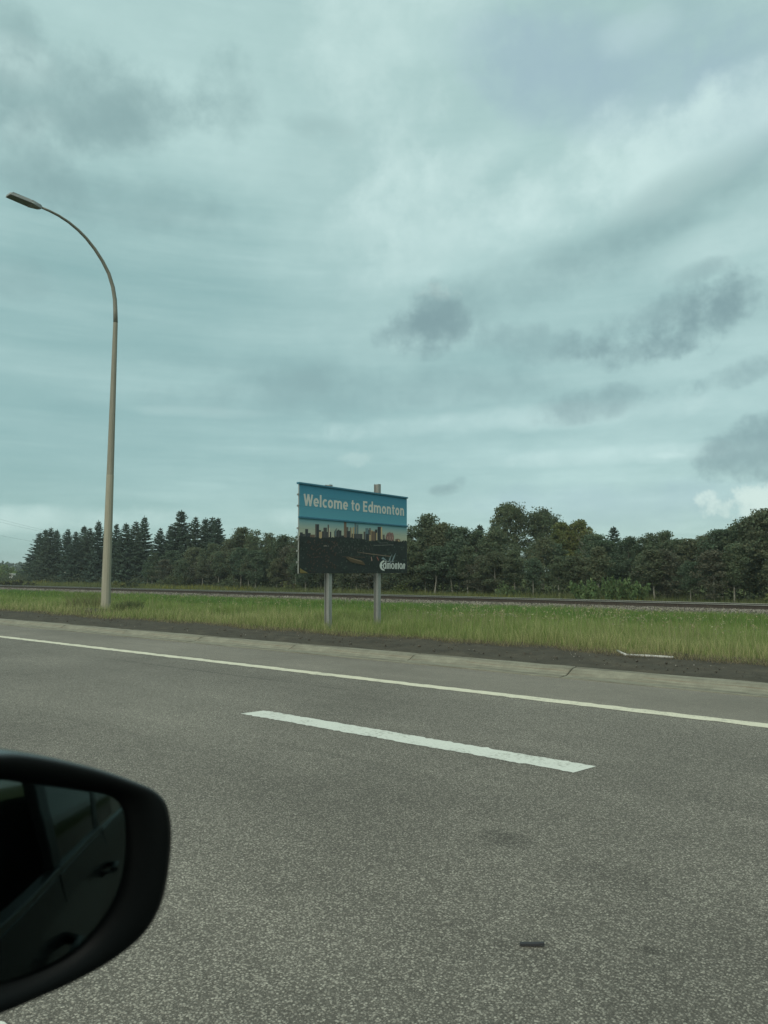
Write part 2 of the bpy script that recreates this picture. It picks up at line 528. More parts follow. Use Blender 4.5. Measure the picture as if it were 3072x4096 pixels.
BLUE_TRIM = weathered('blue_trim_metal', (0.025, 0.12, 0.175), (0.038, 0.16, 0.225), 0.45, 0.1)
LETTER = weathered('white_letter_film', (0.44, 0.44, 0.39), (0.53, 0.53, 0.48), 0.5, 0.0, (1, 1, 1), 8)
LOGO_MAT = Mat('white_logo_film', (0.50, 0.54, 0.50), 0.45)
LOGO_GREY = Mat('blue_grey_logo_film', (0.15, 0.205, 0.215), 0.45)
BLACK_PLASTIC = Mat('black_mirror_plastic', (0.005, 0.006, 0.006), 0.45, 0.0, 0.12)
GLOSS_BLACK = Mat('gloss_black_bezel', (0.008, 0.009, 0.010), 0.25, 0.0, 0.8)
MIRROR = Mat('dim_mirror_glass', (0.085, 0.11, 0.105), 0.03, 1.0)
CAR_PAINT = Mat('dark_grey_car_paint', (0.035, 0.034, 0.036), 0.25, 0.3, 0.5)
CAR_GLASS = Mat('dark_tinted_car_glass', (0.01, 0.014, 0.013), 0.05, 0.0, 0.5)
CAR_TRIM = Mat('black_car_trim', (0.006, 0.006, 0.006), 0.4)
CHROME = Mat('satin_car_moulding', (0.12, 0.12, 0.12), 0.3, 0.8)
RUBBER = Mat('black_rubber', (0.030, 0.030, 0.033), 0.7)
WHITE_PIPE = Mat('white_plastic_pipe', (0.40, 0.40, 0.37), 0.5)
DRY = Mat('dead_twig', (0.16, 0.14, 0.115), 0.9)
WIRE = Mat('black_wire', (0.03, 0.03, 0.03), 0.6)
WOODPOLE = weathered('old_pole_wood', (0.09, 0.075, 0.055), (0.15, 0.125, 0.095), 0.9)
BOX_MAT = Mat('pale_grey_cabinet', (0.42, 0.43, 0.42), 0.6)

# ------------------------------------------------------------------ ground, road, kerb, verge
GY = [(-4000, 0.0), (-60, 0.0), (-16, -0.05), (-15.5, -0.06), (9.6, -0.06), (10.30, -0.06), (10.36, 0.03), (11.7, 0.105), (12.6, 0.125), (14, 0.11), (16, 0.05), (18.5, -0.05), (22, -0.16),
      (26, -0.24), (29, -0.27), (31.3, -0.27), (32.0, -0.30), (33, -0.36), (36, -0.38), (38, -0.40), (42, -0.38), (60, -0.38), (120, -0.4), (300, 0.0), (4000, 0.0)]
gx_, gz_ = np.array([p[0] for p in GY], float), np.array([p[1] for p in GY], float)
def bumps(x, y):
    amp = np.clip((y - 11.6) / 3.0, 0, 1) * np.clip((31.0 - y) / 2.0, 0.35, 1)
    return amp * (0.045 * np.sin(x * 0.9 + 1.3 * np.sin(y * 0.5)) + 0.03 * np.sin(x * 2.3 + y * 1.7) + 0.02 * np.sin(y * 3.1 - x * 1.1))
def gz(x, y):
    x, y = np.asarray(x, float), np.asarray(y, float)
    return np.interp(y, gx_, gz_) + bumps(x, y)

def sheet(name, xs, ys, zf, mat, smooth=True):
    xs, ys = np.asarray(xs, float), np.asarray(ys, float)
    X, Y = np.meshgrid(xs, ys)
    V = np.stack([X.ravel(), Y.ravel(), np.asarray(zf(X, Y), float).ravel() * np.ones(X.size)], 1)
    nx, ny = len(xs), len(ys)
    i = np.arange(nx - 1); j = np.arange(ny - 1)
    I, J = np.meshgrid(i, j); b = (J * nx + I).ravel()
    return link(name, np_mesh(name, V, quads=np.stack([b, b + 1, b + nx + 1, b + nx], 1), mat=mat, smooth=smooth))

gxs = [-4000, -1500, -700, -400, -260, -200, -170] + list(np.arange(-150, 20.1, 0.7)) + [30, 60, 200, 800, 4000]
gys = [-4000, -1000, -300, -60, -16, -15.5, 9.6, 10.30, 10.36, 10.9, 11.4] + list(np.arange(11.7, 38, 0.6)) + [40, 44, 50, 60, 80, 120, 200, 300, 600, 1500, 4000]
tag(sheet('ground', gxs, gys, gz, GROUND.m), kind='structure')
LX = [-900, -300] + list(np.arange(-160, 31, 10)) + [100, 300]
tag(sheet('road', LX, [-15.4, -8, 0, 7.86], lambda x, y: x * 0, ROAD.m), kind='structure')
tag(sheet('road_shoulder', LX, [7.86, 8.8, 9.74], lambda x, y: x * 0, SHOULDER.m), kind='structure')

def rough_strip(name, x0, x1, y0, y1, mat, z=0.004, step=0.04, jag=0.006, slant=0.0):
    xs = np.arange(x0, x1 + 1e-6, step)
    a_ = y0 + rng.normal(0, jag, len(xs)); b_ = y1 + rng.normal(0, jag, len(xs))
    V = np.concatenate([np.stack([xs + slant * 0, a_, np.full(len(xs), z)], 1), np.stack([xs + slant, b_, np.full(len(xs), z)], 1)])
    i = np.arange(len(xs) - 1); n = len(xs)
    return tag(link(name, np_mesh(name, V, quads=np.stack([i, i + 1, n + i + 1, n + i], 1), mat=mat)), kind='structure')
rough_strip('road_edge_line', -220, 25, 7.85, 8.055, EDGE_PAINT.m, step=0.10, jag=0.010)
for k in range(-1, 8):
    rough_strip('road_lane_dash', -5.90 - k * 9.8, -2.22 - k * 9.8, 5.24, 5.51, WHITE_PAINT.m, jag=0.008, slant=0.07)
for k in range(-1, 8):
    rough_strip('road_lane_dash', -6.2 - k * 9.8, -2.50 - k * 9.8, 1.0, 1.24, WHITE_PAINT.m, jag=0.01, slant=0.06)

kerb = tag(link('kerb', None), 'long pale concrete kerb between the shoulder and the bare soil', kind='structure')
prof = [(9.70, -0.05), (9.70, 0.012), (9.93, 0.016), (9.99, 0.030), (10.10, 0.075), (10.16, 0.092), (10.31, 0.097), (10.34, 0.085), (10.34, -0.05)]
SEG = 2.8
def kerb_mesh(seed):
    r = np.random.default_rng(seed)
    xs = np.concatenate([[0.010, 0.022], np.linspace(0.2, SEG - 0.2, 9), [SEG - 0.022, SEG - 0.010]])
    V = []
    for i, x in enumerate(xs):
        e = 0.006 if i in (0, len(xs) - 1) else 0.0
        for y, z in prof:
            V.append((x, y + (r.normal(0, 0.003) if 9.8 < y < 10.3 else 0), z - (e if z > 0 else 0) + (r.normal(0, 0.002) if z > 0 else 0)))
    n = len(prof); q = []
    for i in range(len(xs) - 1):
        for j in range(n - 1):
            q.append((i*n + j, (i+1)*n + j, (i+1)*n + j + 1, i*n + j + 1))
    f = [tuple(x) for x in q] + [tuple(range(n)), tuple((len(xs)-1)*n + k for k in reversed(range(n)))]
    me = bpy.data.meshes.new('kerb_segment'); me.from_pydata(V, [], f); me.materials.append(CONCRETE.m); me.update()
    return me
kms = [kerb_mesh(s) for s in range(4)]
for k in range(60):
    o = link('kerb_segment', kms[k % 4], kerb, (-4.29 + 2.8 * 4 - (k + 1) * SEG, 0, 0))
    o.rotation_euler.x = random.uniform(-0.0005, 0.0005)

def soil_z(x, y):
    return np.interp(y, [10.34, 10.5, 11.5, 12.6, 13.0], [0.082, 0.098, 0.125, 0.155, 0.06]) + 0.012 * np.sin(x * 3.1 + y * 7) * np.sin(x * 1.3) + rng.normal(0, 0.0035, np.shape(x)) * (y > 10.4)
tag(sheet('verge_soil', np.concatenate([np.arange(-160, -40, 0.5), np.arange(-40, 20, 0.09)]), [10.342, 10.42, 10.52, 10.62, 10.74, 10.86, 10.98, 11.1, 11.25, 11.4, 11.55, 11.7, 11.85, 12.0, 12.2, 12.5, 12.8, 13.0], soil_z, SOIL.m), kind='structure')

def stones(name, P, size, cols, mat):
    """little irregular octahedra"""
    N = len(P)
    base = np.array([(1,0,0),(-1,0,0),(0,1,0),(0,-1,0),(0,0,1),(0,0,-1)], float)
    V = base[None] * rng.uniform(0.55, 1.25, (N, 6, 1)) * size[:, None, None] * rng.uniform(0.6, 1.2, (N, 1, 3))
    a_ = rng.uniform(0, 6.28, N); ca, sa = np.cos(a_)[:, None], np.sin(a_)[:, None]
    b_ = rng.uniform(-0.7, 0.7, N); cb, sb = np.cos(b_)[:, None], np.sin(b_)[:, None]
    x, y, z = V[..., 0].copy(), V[..., 1].copy(), V[..., 2].copy()
    y, z = y * cb - z * sb, y * sb + z * cb
    x, y = x * ca - y * sa, x * sa + y * ca
    V = np.stack([x, y, z], -1) + P[:, None]
    T = np.array([(0,2,4),(2,1,4),(1,3,4),(3,0,4),(2,0,5),(1,2,5),(3,1,5),(0,3,5)])
    F = (np.arange(N) * 6)[:, None, None] + T[None]
    return tag(link(name, np_mesh(name, V.reshape(-1, 3), tris=F.reshape(-1, 3), colors=np.repeat(cols, 6, 0), mat=mat)), kind='stuff')

N = 900
yy = 10.45 + 1.7 * rng.random(N) ** 0.8
xx = -yy * np.tan(np.radians(rng.uniform(-6, 68, N)))
g_ = rng.uniform(0.6, 1.3, N)[:, None]
stones('soil_clods', np.stack([xx, yy, 0.115 + 0.02 * rng.random(N)], 1), rng.gamma(1.5, 0.008, N) + 0.004, np.array([(0.066, 0.059, 0.045)]) * g_, STONE.m)
N = 70
yy = 10.5 + 1.5 * rng.random(N); xx = -yy * np.tan(np.radians(rng.uniform(-6, 66, N)))
stones('pale_pebbles', np.stack([xx, yy, np.full(N, 0.13)], 1), rng.uniform(0.005, 0.014, N), np.array([(0.28, 0.27, 0.24)]) * rng.uniform(0.6, 1.3, N)[:, None], STONE.m)

# ------------------------------------------------------------------ railway
BAL = [(31.3, -0.42), (31.9, -0.20), (32.30, -0.115), (32.9, -0.095), (35.3, -0.095), (35.8, -0.12), (36.9, -0.46)]
by_, bz_ = [p[0] for p in BAL], [p[1] for p in BAL]
tag(sheet('railway_ballast', np.arange(-260, 40, 1.0), [31.3, 31.6, 31.9, 32.1, 32.35, 32.6, 32.9, 34, 35.3, 35.8, 36.3, 36.9], lambda x, y: np.interp(y, by_, bz_) + rng.normal(0, 0.012, x.shape), BALLAST.m), kind='structure')
N = 26000
yy = 31.25 + 1.55 * rng.random(N); xx = -yy * np.tan(np.radians(rng.uniform(-2, 72, N)))
sz = 0.028 + 0.03 * rng.random(N) + np.clip(-xx - 40, 0, 80) * 0.0006
stones('ballast_stones', np.stack([xx, yy, np.interp(yy, by_, bz_) + 0.015], 1), sz, np.array([(0.15, 0.14, 0.115)]) * rng.uniform(0.35, 1.7, N)[:, None] * np.array([[1, 1, 1]]), STONE.m)

track = thing('railway_track', (0, 0, 0), 'rusty single railway track on grey ballast behind the mown grass', 'railway track')
def rail_obj(yc):
    mb = MB()
    x0, x1 = -260.0, 40.0
    pr = [(-0.07, -0.062), (0.07, -0.062), (0.07, -0.05), (0.012, -0.03), (0.012, 0.075), (0.036, 0.085), (0.036, 0.112), (-0.036, 0.112), (-0.036, 0.085), (-0.014, 0.075), (-0.014, -0.03), (-0.07, -0.05)]
    n = len(pr)
    mb.add([(x0, yc + y, z) for y, z in pr] + [(x1, yc + y, z) for y, z in pr], [(i, (i+1) % n, n + (i+1) % n, n + i) for i in range(n)] + [tuple(reversed(range(n))), tuple(range(n, 2*n))])
    o = mb.build('rail', RAIL_SIDE.m, track)
    hd = MB(); hd.box(x0, x1, yc - 0.037, yc + 0.037, 0.100, 0.118)
    hd.build('rail_head', RAIL_TOP.m, o, bevel=0.004)
for yc in (33.0, 34.435): rail_obj(yc)
tie_meshes = []
for s in range(4):
    mb = MB(); mb.box(-0.115, 0.115, -1.30, 1.30, -0.23, -0.066)
    for sd in (-0.72, 0.72): mb.box(-0.09, 0.09, sd - 0.14, sd + 0.14, -0.066, -0.0635)
    for k, v in enumerate(mb.v): mb.v[k] = (v[0] + random.uniform(-.008, .008), v[1] + random.uniform(-.03, .03), v[2] + random.uniform(-.012, .006))
    tie_meshes.append(mb.mesh('tie', TIE.m))
for k in range(230):
    o = link('tie', tie_meshes[k % 4], track, (4 - k * 0.56 + random.uniform(-.05, .05), 33.72 + random.uniform(-.06, .06), random.uniform(-.012, .006)))
    o.rotation_euler = (random.uniform(-.01, .01), 0, random.uniform(-.025, .025))

# ------------------------------------------------------------------ street lamp
LX0, LY0 = -22.2, 13.68
lamp = thing('street_lamp', (LX0, LY0, 0.11), 'tall tan tapered street lamp with a curved grey arm and flat lamp head', 'street lamp')
mb = MB(); NS = 12
zs = [0, 0.25, 2, 4, 4.6]
mb.tube([(0, 0, -0.3)] + [(0.0, 0.004 * z, z) for z in zs], [0.158] + [0.156 - 0.0078 * z for z in zs], NS)
mb.build('pole_base_section', POLE_MAT.m, lamp)
mb = MB(); zs = [4.603, 6, 8, 9.99]
mb.tube([(0, 0.004 * z, z) for z in zs], [0.153 - 0.0078 * z for z in zs], NS)
mb.build('pole_top_section', POLE_TOP.m, lamp)
mb = MB()
ring = [(0, 0.004 * z, z) for z in (4.54, 4.66)]
mb.tube(ring, [0.1225, 0.1215], NS); mb.build('joint_collar', POLE_MAT.m, lamp)
arm_yz = [(13.722, 10.10), (13.70, 10.52), (13.67, 10.90), (13.58, 11.33), (13.41, 11.75), (13.16, 12.11), (12.86, 12.43), (12.54, 12.69), (12.25, 12.86), (11.91, 13.00), (11.56, 13.085), (11.27, 13.115), (10.90, 13.125)]
mb = MB(); na = len(arm_yz)
mb.tube([(0, y - LY0, z - 0.11) for y, z in arm_yz], [0.076 - 0.040 * (i / (na - 1)) ** 0.9 for i in range(na)], 12)
mb.build('arm', ARM_MAT.m, lamp, smooth=True)
hx, hz = 0.0, 13.10 - 0.11
def Y(y): return y - LY0
head = MB()
head.add([(-.16, Y(9.93), hz-.04), (.16, Y(9.93), hz-.04), (.19, Y(10.62), hz-.05), (-.19, Y(10.62), hz-.05),
          (-.13, Y(9.95), hz+.045), (.13, Y(9.95), hz+.045), (.15, Y(10.62), hz+.075), (-.15, Y(10.62), hz+.075)],
         [(3,2,1,0),(4,5,6,7),(0,1,5,4),(1,2,6,5),(2,3,7,6),(3,0,4,7)])
lamp_head = head.build('lamp_head', LAMP_MAT.m, lamp, bevel=0.012)
mb = MB()
mb.add([(-.19, Y(10.625), hz-.06), (.19, Y(10.625), hz-.06), (.10, Y(10.90), hz-.055), (-.10, Y(10.90), hz-.055), (.06, Y(10.98), hz-.03), (-.06, Y(10.98), hz-.03),
        (-.15, Y(10.625), hz+.085), (.15, Y(10.625), hz+.085), (.09, Y(10.92), hz+.07), (-.09, Y(10.92), hz+.07), (.06, Y(10.98), hz+.055), (-.06, Y(10.98), hz+.055)],
       [(3,2,1,0),(5,4,2,3),(6,7,8,9),(9,8,10,11),(0,1,7,6),(1,2,8,7),(2,4,10,8),(4,5,11,10),(5,3,9,11),(3,0,6,9)])
mb.build('driver_housing', LAMP_MAT.m, lamp, bevel=0.008)
mb = MB(); mb.box(-.135, .135, Y(9.98), Y(10.58), hz - .053, hz - .043); mb.build('lamp_lens', LENS_MAT.m, lamp_head)
mb = MB()
for k in range(5): mb.box(-.12 + k*.058, -.105 + k*.058, Y(10.02), Y(10.58), hz + .05, hz + .085)
mb.build('cooling_fins', LAMP_MAT.m, lamp_head)
mb = MB(); mb.box(.192, .20, Y(10.58), Y(10.66), hz - .05, hz - .02); mb.build('latch', LOGO_MAT.m, lamp_head)

# ------------------------------------------------------------------ welcome sign
SX = -11.3
SY0, SY1, SZ0, SZ1 = 11.66, 15.825, 1.447, 3.478
sign = thing('welcome_sign', (SX, 13.7, 0.1), 'large blue roadside welcome sign with a city skyline picture on two steel posts', 'sign')
SO = Vector((SX, 13.7, 0.1))
def sbox(x0, x1, y0, y1, z0, z1, m=None):
    m = m or MB(); m.box(x0 - SX, x1 - SX, y0 - 13.7, y1 - 13.7, z0 - .1, z1 - .1); return m
def sg(u, v):
    """a point of the sign face from the measured coordinates of the sign picture"""
    ik = 537.1 - 0.0699 * (u - 140)
    return (6257.8 + 0.6186 * (u - 140)) / ik, 1.5 + (1221.5 - v) / ik
ph = (SZ1 - SZ0) / 8
BLUE_STOPS = [(1.0, (0.045, 0.190, 0.275)), (0.62, (0.095, 0.285, 0.345)), (0.60, (0.215, 0.33, 0.31)), (0.40, (0.40, 0.385, 0.27)), (0.0, (0.40, 0.38, 0.26))]
def sky_print(t):
    ts = [s[0] for s in BLUE_STOPS][::-1]
    return tuple(float(np.interp(t, ts, [s[1][k] for s in BLUE_STOPS][::-1])) for k in range(3))
for i in range(8):
    z0, z1 = SZ0 + i * ph + 0.0012, SZ0 + (i + 1) * ph - 0.0012
    mb = MB(); t0, t1 = (z0 - SZ0) / (SZ1 - SZ0), (z1 - SZ0) / (SZ1 - SZ0)
    sbox(SX - .03, SX, SY0, SY1, z0, z1, mb); mb.c = [(0.2, 0.22, 0.21)] * 8
    nb_ = len(mb.v); mb.add([(.0004, y_ - 13.7, z_ - .1) for y_, z_ in ((SY0, z0), (SY1, z0), (SY1, z1), (SY0, z1))], [(0, 1, 2, 3)])
    mb.c[nb_:] = [sky_print(min(t1 if v[2] + .1 > (z0 + z1) / 2 else t0, 1) if i != 5 else (t1 if v[2] + .1 > (z0 + z1) / 2 else 0.626)) for v in mb.v[nb_:]]
    mb.build('sign_plank', PRINT.m, sign, colors=True)
for nm, z in (('top_rail', SZ1 + .005), ('middle_rail', 2.712)):
    mb = sbox(SX - .055 if nm == 'top_rail' else SX + .001, SX + .03, SY0 - .035, SY1 + .02, z - .022, z + .022)
    mb.build(nm, BLUE_TRIM.m, sign, bevel=.006)
for i in range(1, 8):
    if i in (5,): continue
    mb = sbox(SX - .045, SX - .01, SY0 - .03, SY0 - .002, SZ0 + i*ph - .022, SZ0 + i*ph + .022)
    mb.build('plank_clip', GALV.m, sign)
def post(yc, ztop):
    mb = MB()
    b = lambda *q: sbox(*q, mb)
    xa, xb = SX - .200, SX - .056
    b(xa, xb, yc - .006, yc + .006, -.5, ztop)
    b(xa, xa + .010, yc - .055, yc - .0065, -.5, ztop); b(xa, xa + .010, yc + .0065, yc + .055, -.5, ztop)
    b(xb - .010, xb, yc - .055, yc - .0065, -.5, ztop); b(xb - .010, xb, yc + .0065, yc + .055, -.5, ztop)
    mb.build('post', GALV.m, sign)
post(12.80, 3.56); post(14.69, 3.755)
for z in (1.70, 2.21, 2.72, 3.23):
    sbox(SX - .0535, SX - .0305, SY0 + .1, SY1 - .1, z - .02, z + .02).build('back_batten', GALV.m, sign)

# printed skyline picture on the five lower planks: film shapes a fraction of a millimetre apart
pic = MB(); layer = [0.0006]
def film(pts, col, mb=None):
    mb = mb or pic
    mb.col = col; layer[0] += 0.00004
    vs = []
    for u, v in pts:
        y, z = sg(u, v)
        y = min(max(y, SY0 + .004), SY1 - .004); z = min(max(z, SZ0 + .004), 2.688)
        vs.append((layer[0], y - 13.7, z - .1))
    mb.poly(vs[::-1])
DK, DK2, MID, TAN, BRN = (0.040, 0.046, 0.050), (0.058, 0.062, 0.062), (0.10, 0.095, 0.085), (0.36, 0.28, 0.16), (0.13, 0.095, 0.07)
PINK, BLG, LIT = (0.21, 0.135, 0.115), (0.10, 0.15, 0.16), (0.52, 0.45, 0.34)
BLD = [(155,190,755,DK),(190,216,772,DK2),(218,253,715,DK),(253,285,762,DK),(280,335,782,BRN),(337,353,655,MID),(353,384,657,DK),(384,408,728,DK),(385,431,748,TAN),(420,442,742,DK),
       (437,478,698,DK2),(478,531,748,DK),(487,503,662,MID),(503,512,700,LIT),(565,600,745,MID),(597,653,732,DK),(607,628,722,DK2),(653,690,792,DK),(682,713,598,BRN),(713,735,690,MID),(718,760,738,DK),
       (754,764,695,MID),(767,778,700,TAN),(775,790,770,DK),(789,855,692,TAN),(808,832,645,BLG),(836,856,660,BLG),(800,905,772,DK2),(918,942,745,MID),(940,976,704,BLG),(976,1004,722,DK),(985,1003,702,MID),
       (945,985,772,DK),(1003,1030,730,TAN),(985,1006,785,TAN),(1010,1066,742,BRN),(1055,1082,720,DK),(1086,1126,687,DK),(1125,1141,688,TAN),(1066,1080,760,TAN),(1148,1171,782,MID),(1171,1180,830,DK)]
for x0, x1, t, col in BLD:
    film([(x0, 870), (x0, t), (x1, t), (x1, 870)], col)
    n = max(1, (x1 - x0) // 9)
    for k in range(n):      # sunlit faces and window bands in the photograph print
        if random.random() < .55:
            xa = x0 + (k + .2) * (x1 - x0) / n; xb = xa + (x1 - x0) / n * .45
            film([(xa, 860), (xa, t + 6 + random.random() * 20), (xb, t + 6 + random.random() * 20), (xb, 860)], (lambda fa: tuple(q * fa for q in col))(random.uniform(.6, 1.5)))
film([(565,800),(565,742),(597,700),(592,745),(592,800)], MID)
film([(572,800),(572,740),(590,718),(588,800)], BLG)
film([(1183,880),(1183,800),(1205,760),(1228,755),(1236,745),(1244,762),(1268,756),(1283,800),(1283,880)], PINK)
film([(1195,800),(1212,762),(1228,800)], (0.15, 0.10, 0.10)); film([(1236,790),(1240,765),(1262,790)], (0.14, 0.09, 0.09))
for k in range(16):
    xa = 1188 + (k % 6) * 15; ya = 810 + (k // 6) * 16
    film([(xa, ya + 8), (xa, ya), (xa + 7, ya), (xa + 7, ya + 8)], (0.42, 0.27, 0.22) if k % 2 else (0.10, 0.07, 0.07))
film([(1298,885),(1298,838),(1330,830),(1358,842),(1358,885)], BRN); film([(1332,882),(1332,842),(1350,842),(1350,882)], TAN)
# dark valley below the skyline with a ragged tree edge
edge = []
for u in range(140, 1450, 9):
    base = np.interp(u, [140, 300, 420, 560, 700, 900, 1000, 1150, 1300, 1445], [800, 812, 822, 815, 812, 835, 858, 842, 862, 868])
    edge.append((u, base + random.uniform(-9, 7)))
for i in range(len(edge) - 1):
    film([(edge[i][0], 1300), edge[i], edge[i+1], (edge[i+1][0], 1300)], (0.027, 0.034, 0.032)); layer[0] -= 0.00004
layer[0] = 0.0125; VAL = layer[0]
for k in range(620):        # tree crowns, paths and lights in the valley
    u, v = random.uniform(150, 1430), random.uniform(840, 1235)
    brown = 240 < u < 600 and v > 850
    s = random.uniform(4, 15)
    col = (0.052, 0.041, 0.033) if brown else (0.034, 0.046, 0.038)
    fa = random.uniform(.55, 1.7); col = tuple(q * fa for q in col)
    film([(u + s * math.cos(a_) * random.uniform(.5, 1), v + s * 1.1 * math.sin(a_) * random.uniform(.5, 1)) for a_ in np.linspace(0, 5.4, 7)], col)
    if layer[0] > 0.0188: layer[0] = VAL
layer[0] = 0.019
for k in range(60):
    u, v = random.uniform(520, 1060), random.gauss(935, 28)
    film([(u, v + random.uniform(8, 30)), (u, v), (u + 2.4, v), (u + 2.4, v + 18)], (lambda fa: tuple(q * fa for q in (0.16, 0.15, 0.13)))(random.uniform(.4, 1)))
film([(432,923),(434,915),(470,914),(474,922)], (0.26, 0.25, 0.21)); film([(480,922),(482,916),(494,915),(497,922)], (0.22, 0.21, 0.18))
film([(700,1060),(720,1050),(900,1098),(930,1140),(925,1150),(760,1112)], (0.085, 0.066, 0.042))
film([(740,1062),(745,1056),(890,1100),(886,1106)], (0.22, 0.17, 0.11))
film([(835,994),(835,989),(1010,1012),(1240,1040),(1240,1049),(1008,1021)], (0.17, 0.135, 0.10))
film([(650,1050),(655,1045),(930,1050),(930,1058)], (0.085, 0.068, 0.048))
film([(1035,914),(1037,909),(1270,902),(1272,907)], (0.16, 0.17, 0.15)); film([(1100,885),(1100,881),(1200,879),(1200,883)], (0.14, 0.15, 0.13))
film([(1000,1050),(1006,1046),(1016,1090),(1008,1104)], (0.36, 0.24, 0.19)); film([(1068,1050),(1075,1046),(1095,1090),(1088,1094)], (0.32, 0.13, 0.10))
film([(152,1243),(150,1180),(185,1205),(250,1243)], (0.16, 0.13, 0.05))
pic.build('skyline_picture', PRINT.m, sign, colors=True)

def text_mesh(body, bold, name):
    cu = bpy.data.curves.new(name, 'FONT'); cu.body = body; cu.offset = bold; cu.extrude = 0.0; cu.resolution_u = 4
    o = bpy.data.objects.new(name, cu); COL.objects.link(o)
    dg = bpy.context.evaluated_depsgraph_get(); dg.update()
    me = bpy.data.meshes.new_from_object(o.evaluated_get(dg))
    bpy.data.objects.remove(o); bpy.data.curves.remove(cu); me.name = name
    return me
def fit_text(me, y0, y1, z0, z1, ref=(None, None), x=0.0015):
    """lay text flat on the sign: columns y0..y1, baseline z0 and capital height z1"""
    co = np.array([v.co for v in me.vertices])
    a0, a1 = co[:, 0].min(), co[:, 0].max(); b0, b1 = ref
    for v in me.vertices:
        yy_ = y0 + (v.co.x - a0) / (a1 - a0) * (y1 - y0); zz_ = z0 + (v.co.y - b0) / (b1 - b0) * (z1 - z0)
        v.co = (x, yy_ - 13.7, zz_ - .1)
    me.update()
# bold lettering drawn with strokes; unit = capital height
class Pen:
    def __init__(self): self.mb, self.x, self.k = MB(), 0.0, 0
    def s(self, pts, w=.20):
        pts = [np.array(p, float) + (self.x, 0) for p in pts]; n = len(pts); self.k += 1
        Lp, Rp = [], []
        for i, p in enumerate(pts):
            d = pts[min(i+1, n-1)] - pts[max(i-1, 0)]; d /= np.linalg.norm(d); nn = np.array((-d[1], d[0]))
            Lp.append((*(p + nn * w/2), self.k * 4e-5)); Rp.append((*(p - nn * w/2), self.k * 4e-5))
        self.mb.add(Rp + Lp, [(i, i+1, n+i+1, n+i) for i in range(n-1)])
    def arc(self, cx, cy, rx, ry, a0, a1, w=.19, k=22):
        self.s([(cx + rx*math.cos(math.radians(t)), cy + ry*math.sin(math.radians(t))) for t in np.linspace(a0, a1, k)], w)
    def put(self, ch):
        if ch == 'W':
            for a_, b_ in (((.09, 1), (.31, 0)), ((.31, 0), (.53, 1)), ((.53, 1), (.75, 0)), ((.75, 0), (.97, 1))): self.s([a_, b_], .19)
            self.x += 1.10
        elif ch == 'E':
            self.s([(.11, 0), (.11, 1)], .21)
            for y_ in (.09, .52, .91): self.s([(.215, y_), (.58 if y_ != .52 else .54, y_)], .18)
            self.x += .70
        elif ch == 'l': self.s([(.10, 0), (.10, 1.06)]); self.x += .32
        elif ch in 'oecd':
            cx = .32
            if ch in 'od': self.arc(cx, .37, .22, .285, 0, 360)
            if ch == 'c': self.arc(cx, .37, .22, .285, 48, 312)
            if ch == 'e': self.arc(cx, .37, .22, .285, 0, 318); self.s([(.12, .36), (.62, .36)], .13)
            if ch == 'd': self.s([(.56, 0), (.56, 1.06)])
            self.x += {'o': .74, 'c': .62, 'e': .73, 'd': .78}[ch]
        elif ch in 'mn':
            self.s([(.10, 0), (.10, .75)])
            for k_ in range(2 if ch == 'm' else 1):
                xo = .10 + k_ * .40
                self.arc(xo + .20, .50, .20, .165, 180, 0, .18, 12); self.s([(xo + .40, 0), (xo + .40, .50)])
            self.x += 1.12 if ch == 'm' else .72
        elif ch == 't':
            self.s([(.20, .95), (.20, .2)]); self.arc(.33, .2, .13, .12, 180, 285, .17, 8); self.s([(.02, .66), (.44, .66)], .15); self.x += .52
        else: self.x += .30
pen = Pen(); done = []
for ch in 'Welcome to Edmonton':
    pen.mb = MB(); pen.put(ch)
    if ch != ' ': done.append(pen.mb)
wid_ = max(v[0] for q in done for v in q.v)
for q in done:
    q.v = [(.0012 + z, 11.80 + x / wid_ * 3.89 - 13.7, 2.985 + y * .268 - .1) for x, y, z in q.v]
    q.build('letter', LETTER.m, sign)

# round city emblem lettering, drawn with strokes
logo = MB(); lx = [0.0230]
def L2(p): return ((1480 + p[0] / 9.217 - 1150) * 3.016, (2180 + p[1] / 9.217 - 1880) * 3.016)
def lw(p):
    y, z = sg(*L2(p)); return (lx[0], y - 13.7, z - .1)
def stroke(pts, w, mb=logo, wy=None):
    pts = [np.array(p, float) for p in pts]; n = len(pts); lx[0] += 0.00008
    Lp, Rp = [], []
    for i, p in enumerate(pts):
        d = pts[min(i+1, n-1)] - pts[max(i-1, 0)]; d /= np.linalg.norm(d)
        nn = np.array((-d[1], d[0])); wi = w[i] if isinstance(w, (list, tuple)) else w
        Lp.append(p + nn * wi / 2); Rp.append(p - nn * wi / 2)
    mb.add([lw(p) for p in Lp] + [lw(p) for p in Rp], [(i, i+1, n+i+1, n+i) for i in range(n-1)])
def ellipse(cx, cy, rx, ry, a0=0, a1=360, k=20):
    return [(cx + rx*math.cos(math.radians(t)), cy + ry*math.sin(math.radians(t))) for t in np.linspace(a0, a1, k)]
stroke(ellipse(500, 762, 128, 163, 268, 92, 18), [40 + 38*math.sin(math.pi*i/17) if i > 2 else 62 for i in range(18)])
stroke([(480, 600), (505, 600)], 62); stroke([(480, 925), (508, 922)], 62)
stroke([(385, 752), (437, 752)], 52)
stroke(ellipse(514, 772, 46, 90), 36); stroke([(558, 585), (558, 878)], 36)
for x in (611, 664, 716): stroke([(x, 880), (x, 725)], 31)
stroke(ellipse(637, 725, 27, 42, 180, 360, 10), 31); stroke(ellipse(690, 725, 26, 42, 180, 360, 10), 31)
stroke(ellipse(812, 778, 46, 92), 36)
for x in (906, 957): stroke([(x, 885), (x, 730)], 32)
